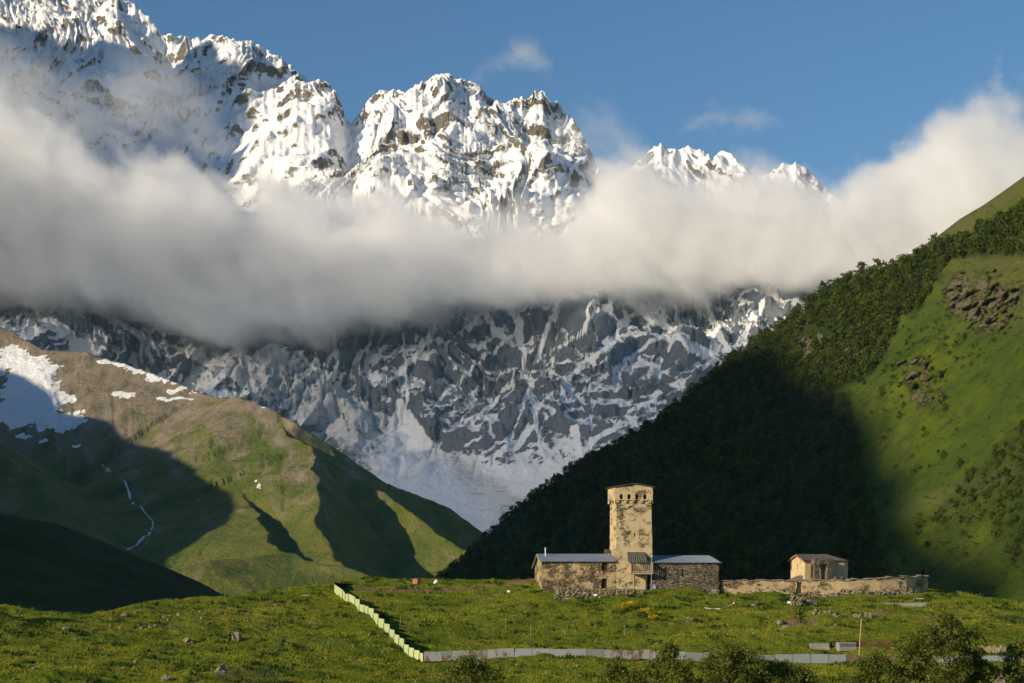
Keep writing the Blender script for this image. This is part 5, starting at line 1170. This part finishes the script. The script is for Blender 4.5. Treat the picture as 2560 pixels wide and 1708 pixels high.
# --- the wood on the right-hand mountainside
def far_tree(seed, H, bush=False):
    rs = np.random.RandomState(seed); n = 26 if not bush else 16
    C, T, _ = clusters(rs, n, H*(.30 if not bush else .55), H*.80, H*.10 if not bush else 0., 11, H*.10, .1)
    V, F = quads(C, H*.07, rs, .15, 1.4); return V, F, np.clip(np.repeat(T, 4)*.7+rs.uniform(-.25, .45), 0, 1)
TRK = MB(); TRK.tube([(0, 0, -.1), (.01, 0, .3), (0, .01, .7)], [.022, .016, .008], 5); trunk_me = TRK.mesh('trunk', MAT['dark_bark'])
PROTO = [far_tree(100+k, 1., False) for k in range(7)]+[far_tree(120+k, 1., True) for k in range(4)]
SPARSE = [(2180, 860), (2460, 690), (2560, 800), (2500, 860), (2380, 960), (2300, 1010), (2220, 1000)]
rs = np.random.RandomState(77); spots = []
def scatter(n, box, test, hrange, bushp, gap):
    k = 0; tries = 0
    while k < n and tries < n*12:
        tries += 1; px, py = rs.uniform(box[0], box[2]), rs.uniform(box[1], box[3])
        if not test(px, py): continue
        if any(abs(px-q[0]) < gap and abs(py-q[1]) < gap*.8 for q in spots[-600:]): continue
        spots.append((px, py, rs.uniform(*hrange), rs.rand() < bushp)); k += 1
tst = lambda poly: (lambda x, y: bool(inpoly(np.array([x]), np.array([y]), poly)[0]) and rockmask(np.array(x), np.array(y)) < .55 and pn(x/60., y/45., 5) > -.5)
scatter(900, (1760, 420, 2720, 1000), tst(LITF), (6.5, 13.), .14, 9.5)
scatter(170, (2330, 1000, 2720, 1500), tst(BUSHF), (3.5, 6.5), .5, 13)
scatter(90, (2180, 690, 2560, 1010), tst(SPARSE), (2., 5.), .7, 9)
nlit = len(spots)
scatter(1000, (1080, 800, 2010, 1470), lambda x, y: y > SKY_R(x)+6 and x < 2010-(y-800)*.25, (7., 12.), .1, 9)
scatter(430, (1850, 990, 2210, 1470), lambda x, y: x < 2120+(y-985)*.18 and x > 2010-(y-800)*.25, (4., 9.), .3, 9)  # trees added to deepen the painted shade of that slope
scatter(90, (1700, 950, 2420, 1460), lambda x, y: y > SKY_R(x)+6, (2.5, 6.), .5, 14)
for px in np.concatenate([np.arange(1075, 1790, 5.), np.arange(1790, 2140, 9.)]):
    x = px+rs.uniform(-3, 3); spots.append((x, float(SKY_R(x))+rs.uniform(1, 9), rs.uniform(3.5, 8.5)*(1 if px > 1500 else 1.15), rs.rand() < .15))
for px in (1955, 1962, 1972, 2122, 2126, 2285, 2180): spots.append((px, float(SKY_R(px))+3, 7.5 if px < 2000 else 3.5, False))
PT = []
for px, py, h, bsh in spots:
    x, y, z = on_grid(px, py, Xr, Yr, Zr, colsR); PT.append((x, y, z-.2, h, (7+rs.randint(4)) if bsh else rs.randint(7), rs.uniform(0, 6.28), px, py))
order = sorted(range(nlit), key=lambda i: -PT[i][3]/PT[i][1]); solo = set(order[:280])
VV, FF, TT = [], [], []; b = 0
pm_ = [raw_mesh('crown', v, f, [MAT['far_leaf']], False, {'tone': t}) for v, f, t in PROTO]
for i, (x, y, z, h, k, a, px, py) in enumerate(PT):
    if i in solo:
        o = bpy.data.objects.new('mountain_tree' if k < 7 else 'mountain_shrub', None); COL.objects.link(o); o.location = (x, y, z); o.scale = (h, h, h); o.rotation_euler = (0, 0, a)
        link('crown', pm_[k], o); link('trunk', trunk_me, o)
        if k >= 7: tag(o, 'wide low shrub on the sunlit upper mountainside to the right', 'shrub', 'shrubs on the sunlit mountainside')
        else: tag(o, 'leafy green tree of the wood on the sunlit upper mountainside to the right', 'tree', 'trees on the sunlit mountainside')
    else:
        v, f, t = PROTO[k]; c, s_ = math.cos(a), math.sin(a); VV.append(np.stack([v[:, 0]*c-v[:, 1]*s_, v[:, 0]*s_+v[:, 1]*c, v[:, 2]], 1)*h+[x, y, z]); FF.append(f+b); TT.append(t); b += len(v)
fo = link('forest', raw_mesh('forest', np.concatenate(VV), np.concatenate(FF), [MAT['far_leaf']], False, {'tone': np.concatenate(TT)}))
tag(fo, 'dark wood covering the shaded mountainside and its skyline behind the tower', 'forest', None, 'stuff')

rs = np.random.RandomState(91); V_, F_, T_, b = [], [], [], 0
for k in range(5200):
    px, py = rs.uniform(1900, 2700), rs.uniform(600, 1500)
    if py < SKY_R(px)+12: continue
    if fbm(px/70., py/50., 3, 151) < -.15+.3*rs.rand() and rs.rand() < .75: continue
    x, y, z = on_grid(px, py, Xr, Yr, Zr, colsR); h = rs.uniform(.5, 1.5); n = 16
    C = rs.normal(size=(n, 3))*[h*.75, h*.75, h*.22]+[x, y, z+h*.25]; v, f = quads(C, h*.27, rs, .6, 1.3); V_.append(v); F_.append(f+b); T_.append(np.full(len(v), np.clip(.35+rs.normal()*.3, 0, 1))); b += len(v)
tag(link('undergrowth', raw_mesh('undergrowth', np.concatenate(V_), np.concatenate(F_), [MAT['far_leaf']], False, {'tone': np.concatenate(T_)})), 'low rough growth dotted over the sunlit mountainside meadow', 'undergrowth', None, 'stuff')

# --- grass, weeds and flowers on the meadow
def tufts(name, n, hr, wid, m, seed, dens, blades=3, label='', cat='grass', py_min=0, tone=None, box=(-60, 2640, 150, 276)):
    rs = np.random.RandomState(seed); N = int(n*2.4); px = rs.uniform(box[0], box[1], N); Y = np.sqrt(rs.uniform(box[2]**2, box[3]**2, N)); x = (px-CX)/FPX*Y
    k = rs.rand(N) < dens(px, x, Y); px, x, Y = px[k][:n], x[k][:n], Y[k][:n]; n = len(x); z = ground(x, Y)
    h = rs.uniform(*hr, n)*(1+.5*pn(x/6, Y/6, 3)); V = []; tn = np.clip((tone(px, x, Y) if tone else .44+.85*fbm(x/15, Y/8, 4, 31))+rs.normal(size=n)*.11, 0, 1)
    for b in range(blades):
        a = rs.uniform(0, 6.28, n); ox, oy = rs.normal(size=(2, n))*wid*1.6; w = wid*rs.uniform(.6, 1.3, n); ln = rs.normal(size=(2, n))*.35*h
        p0 = np.stack([x+ox-np.cos(a)*w, Y+oy-np.sin(a)*w, z-.04], 1); p1 = np.stack([x+ox+np.cos(a)*w, Y+oy+np.sin(a)*w, z-.04], 1); p2 = np.stack([x+ox+ln[0], Y+oy+ln[1], z+h*rs.uniform(.7, 1.2, n)], 1)
        V.append(np.stack([p0, p1, p2], 1))
    V = np.concatenate(V).reshape(-1, 3); F = np.arange(len(V)).reshape(-1, 3); o = link(name, raw_mesh(name, V, F, [m], False, {'tone': np.repeat(np.tile(tn, blades), 3)}))
    return tag(o, label, cat, None, 'stuff')
def on_path(px, Y): return np.zeros_like(px)
bare_at = lambda px, Y: sum(k*blob(px, Y, cx, yy, rx, ry) for cx, yy, rx, ry, k in [(960, 259, 110, 2.2, .9), (1180, 258, 130, 3.0, 1.), (1330, 255, 60, 2.2, .8), (2000, 229.5, 40, 1.3, 1.), (420, 211, 60, 1.1, .55), (500, 216, 90, 1.6, .75)])
built = lambda px, Y: ((px > 1335) & (px < 1800) & (Y > 249.3)) | ((px > 1800) & (px < 2310) & (Y > 250.8))
tufts('meadow_grass', 150000, (.10, .26), .05, MAT['blade'], 5, lambda px, x, Y: np.where(built(px, Y), 0, np.clip(.75+.4*fbm(x/3, Y/2.5, 3, 51)-bare_at(px, Y)*.8, .05, 1)), 3, 'rough sunlit grass covering the meadow hill')
tufts('weeds', 9000, (.25, .55), .16, MAT['weed'], 6, lambda px, x, Y: np.where(built(px, Y), 0, np.clip(1.9*fbm(x/5, Y/3, 3, 61)-.35+.5*np.exp(-((Y-246)/4)**2)*(px > 1300)+.9*np.exp(-((Y-177)/1.5)**2-((px-640)/110)**2)+.9*np.exp(-((Y-174)/1.2)**2-((px-310)/50)**2), 0, 1)), 7, 'dark leafy weeds in clumps on the meadow', 'weeds')
tufts('yellow_wildflowers', 900, (.12, .3), .06, MAT['yellow'], 7, lambda px, x, Y: np.clip(.02+np.exp(-((Y-209)/2.2)**2)*(.5*np.exp(-((px-2060)/130)**2)+.5*np.exp(-((px-1500)/120)**2)+.4*np.exp(-((px-1545)/30)**2)), 0, 1), 3, 'small yellow wildflowers scattered in the grass near the grey fence', 'wildflowers')
MAT['white_flower'] = m_leaf('white_flowers', (.5, .52, .42), (.72, .72, .62), .2)
tufts('white_wildflowers', 1800, (.10, .30), .045, MAT['white_flower'], 8, lambda px, x, Y: np.clip(.04+.9*fbm(x/9, Y/7, 3, 71)-.1, 0, 1)*(px > 700), 2, 'tiny white wildflowers sprinkled over the meadow', 'wildflowers')
#ENDVEG

# ------------------------------------------------------------------ clouds: volumes with a density built from their outline and noise
def cloud(name, lo, hi, res, tops, bots, thick, dens, wtop=330., wbot=130., amp=1.75, nscale=420., seed=0., soft=.55, ref=6700., lean=0.):
    v = bpy.data.volumes.new(name); o = bpy.data.objects.new(name, v); COL.objects.link(o); o['kind'] = 'stuff'
    m = bpy.data.materials.new(name); m.use_nodes = True; n = m.node_tree; n.nodes.clear()
    pv = n.nodes.new('ShaderNodeVolumePrincipled'); out = n.nodes.new('ShaderNodeOutputMaterial'); n.links.new(pv.outputs[0], out.inputs['Volume'])
    pv.inputs['Density'].default_value = dens; pv.inputs['Color'].default_value = (1, 1, 1, 1); pv.inputs['Anisotropy'].default_value = .1
    v.materials.append(m)
    g = bpy.data.node_groups.new(name+'_shape', 'GeometryNodeTree')
    g.interface.new_socket('Geometry', in_out='INPUT', socket_type='NodeSocketGeometry'); g.interface.new_socket('Geometry', in_out='OUTPUT', socket_type='NodeSocketGeometry')
    vc = nd(g, 'GeometryNodeVolumeCube', {'Min': lo, 'Max': hi, 'Resolution X': res[0], 'Resolution Y': res[1], 'Resolution Z': res[2]})
    sm = nd(g, 'GeometryNodeSetMaterial', {'Geometry': vc.outputs[0], 'Material': m}); go = g.nodes.new('NodeGroupOutput'); g.links.new(sm.outputs[0], go.inputs[0])
    ps_ = nd(g, 'GeometryNodeInputPosition').outputs[0]; xyz = nd(g, 'ShaderNodeSeparateXYZ', {0: ps_}).outputs
    M = lambda op, a, b=0.: nd(g, 'ShaderNodeMath', {0: a, 1: b}, operation=op).outputs[0]
    x01 = M('DIVIDE', M('SUBTRACT', xyz[0], lo[0]), hi[0]-lo[0])
    def curve(pts):
        f = g.nodes.new('ShaderNodeFloatCurve'); g.links.new(x01, f.inputs['Value']); c = f.mapping.curves[0]
        w = [((((px-CX)/FPX*ref)-lo[0])/(hi[0]-lo[0]), (((HZ-py)/FPX*ref)-lo[2])/(hi[2]-lo[2])) for px, py in pts]
        w = [(0., w[0][1])]+[q for q in w if .002 < q[0] < .998]+[(1., w[-1][1])]
        c.points[0].location = w[0]; c.points[1].location = w[-1]
        for q in w[1:-1]: c.points.new(*q)
        for q in c.points: q.handle_type = 'VECTOR'
        f.mapping.use_clip = False; f.mapping.update()
        return M('ADD', M('MULTIPLY', f.outputs[0], hi[2]-lo[2]), lo[2])
    # things nearer or farther than ref look shifted, so the outline leans with distance
    zt = M('DIVIDE', M('SUBTRACT', curve(tops), xyz[2]), wtop); zb_ = M('DIVIDE', M('SUBTRACT', xyz[2], curve(bots)), wbot)
    yf = M('DIVIDE', M('SUBTRACT', M('ADD', xyz[1], M('MULTIPLY', xyz[0], lean)), thick[0]), thick[2]); yb = M('DIVIDE', M('SUBTRACT', thick[1], xyz[1]), thick[2])
    sd = M('MINIMUM', M('MINIMUM', zt, zb_), M('MINIMUM', yf, yb)); sd = M('MINIMUM', sd, 1.3)
    pvv = nd(g, 'ShaderNodeVectorRotate', {'Vector': ps_, 'Axis': (0, 1, 0), 'Angle': math.radians(-32)}, rotation_type='AXIS_ANGLE').outputs[0]
    pvv = nd(g, 'ShaderNodeVectorMath', {0: pvv, 1: (.62, .8, 1.)}, operation='MULTIPLY').outputs[0]
    pvv = nd(g, 'ShaderNodeVectorMath', {0: pvv, 1: (seed*977, seed*431, seed*700)}, operation='ADD').outputs[0]
    no = nd(g, 'ShaderNodeTexNoise', {'Vector': pvv, 'Scale': 1/nscale, 'Detail': 8., 'Roughness': .7, 'Distortion': .35}).outputs[0]
    no2 = nd(g, 'ShaderNodeTexNoise', {'Vector': pvv, 'Scale': 3.3/nscale, 'Detail': 5., 'Roughness': .62, 'Distortion': .6}).outputs[0]
    val = M('ADD', sd, M('ADD', M('MULTIPLY', M('SUBTRACT', no, .5), amp*1.7), M('MULTIPLY', M('SUBTRACT', no2, .5), amp*.75)))
    d = nd(g, 'ShaderNodeMapRange', {'Value': val, 'From Min': .0, 'From Max': soft}, interpolation_type='SMOOTHSTEP').outputs[0]
    g.links.new(d, vc.inputs['Density'])
    md = o.modifiers.new('shape', 'NODES'); md.node_group = g
    return o
TOPS = [(-250, 200), (0, 245), (90, 280), (200, 345), (320, 405), (410, 385), (480, 440), (560, 440), (680, 450), (780, 475), (880, 510), (980, 540), (1100, 575), (1220, 580), (1350, 580), (1430, 545), (1490, 470), (1530, 450), (1580, 453), (1650, 483), (1750, 493), (1840, 468), (1900, 478), (1960, 498), (2040, 513), (2110, 488), (2180, 450), (2250, 395), (2320, 340), (2400, 330), (2460, 395), (2520, 520), (2570, 600), (2700, 660), (2900, 680)]
BOTS = [(-250, 728), (0, 728), (120, 763), (280, 798), (420, 843), (600, 876), (760, 853), (950, 843), (1080, 820), (1200, 798), (1600, 795), (1900, 795), (2060, 780), (2900, 750)]
cl = cloud('clouds', (-2700, 5900, 900), (2700, 8000, 2150), (360, 100, 120), TOPS, BOTS, (6200, 7900, 180), .011, wbot=170., lean=.15)
tag(cl, 'broad bank of grey and cream cloud lying across the snowy mountain', 'cloud')

def wisp(name, label, x0, x1, tops, bots, Y, dens, seed, wt=90., nscale=150., amp=2.6, soft=1.7, res=(90, 24, 60)):
    a, b = (x0-CX)/FPX*Y, (x1-CX)/FPX*Y; zt = (HZ-min(q[1] for q in tops)+45)/FPX*Y; zb = (HZ-max(q[1] for q in bots)-45)/FPX*Y
    o = cloud(name, (a, Y-170, zb), (b, Y+170, zt), res, tops, bots, (Y-150, Y+150, 120), dens, wt, wt, amp, nscale, seed, soft, Y)
    return tag(o, label, 'cloud')
wisp('cloud_wisp', 'thin veil of cloud drifting up the left peaks above the main bank', -120, 640, [(-120, 60), (0, 110), (120, 170), (260, 200), (330, 150), (430, 150), (520, 240), (640, 330)], [(-120, 400), (300, 420), (640, 430)], 7000., .0035, 3., 150., 330., 2.7, 1.8, (130, 30, 90))
wisp('cloud_wisp', 'thin streak of cloud in the blue sky right of the highest central peak', 1150, 1380, [(1150, 215), (1190, 175), (1260, 135), (1310, 95), (1345, 105), (1380, 170)], [(1150, 215), (1230, 180), (1320, 180), (1380, 190)], 8200., .0030, 5., 60., 130.)
wisp('cloud_wisp', 'faint ragged wisp floating above the small far snow peaks', 1690, 1960, [(1690, 330), (1760, 275), (1800, 262), (1870, 280), (1930, 290), (1960, 330)], [(1690, 340), (1770, 320), (1840, 330), (1960, 320)], 8200., .0030, 8., 60., 130.)
wisp('cloud_wisp', 'hazy wisp streaming off the shoulder of the right-hand central peak', 1380, 1640, [(1380, 260), (1450, 250), (1530, 265), (1600, 330), (1640, 400)], [(1380, 420), (1500, 430), (1640, 430)], 7600., .0022, 9., 110., 230.)
wisp('cloud_wisp', 'small torn wisp at the right edge above the green mountainside', 2470, 2620, [(2470, 420), (2520, 375), (2555, 350), (2620, 340)], [(2470, 425), (2540, 410), (2620, 400)], 6600., .0045, 11., 50., 110., res=(50, 20, 40))

# ------------------------------------------------------------------ the evening air in the valley
hz = MB(); T, Bt = 880., -98.5
hz.add([(-230, -60, Bt), (230, -60, Bt), (3080, 5110, Bt), (-3080, 5110, Bt), (-230, -60, T), (230, -60, T), (3080, 5110, T), (-3080, 5110, T)], [(3, 2, 1, 0), (4, 5, 6, 7), (0, 1, 5, 4), (1, 2, 6, 5), (2, 3, 7, 6), (3, 0, 4, 7)])
hm = bpy.data.materials.new('haze'); hm.use_nodes = True; hm.node_tree.nodes.clear()
hv = hm.node_tree.nodes.new('ShaderNodeVolumePrincipled'); ho = hm.node_tree.nodes.new('ShaderNodeOutputMaterial'); hm.node_tree.links.new(hv.outputs[0], ho.inputs['Volume'])
hv.inputs['Color'].default_value = (.38, .72, 1., 1); hv.inputs['Density'].default_value = 1.4e-5; hv.inputs['Anisotropy'].default_value = .0
hz.build('haze', hm)['kind'] = 'stuff'
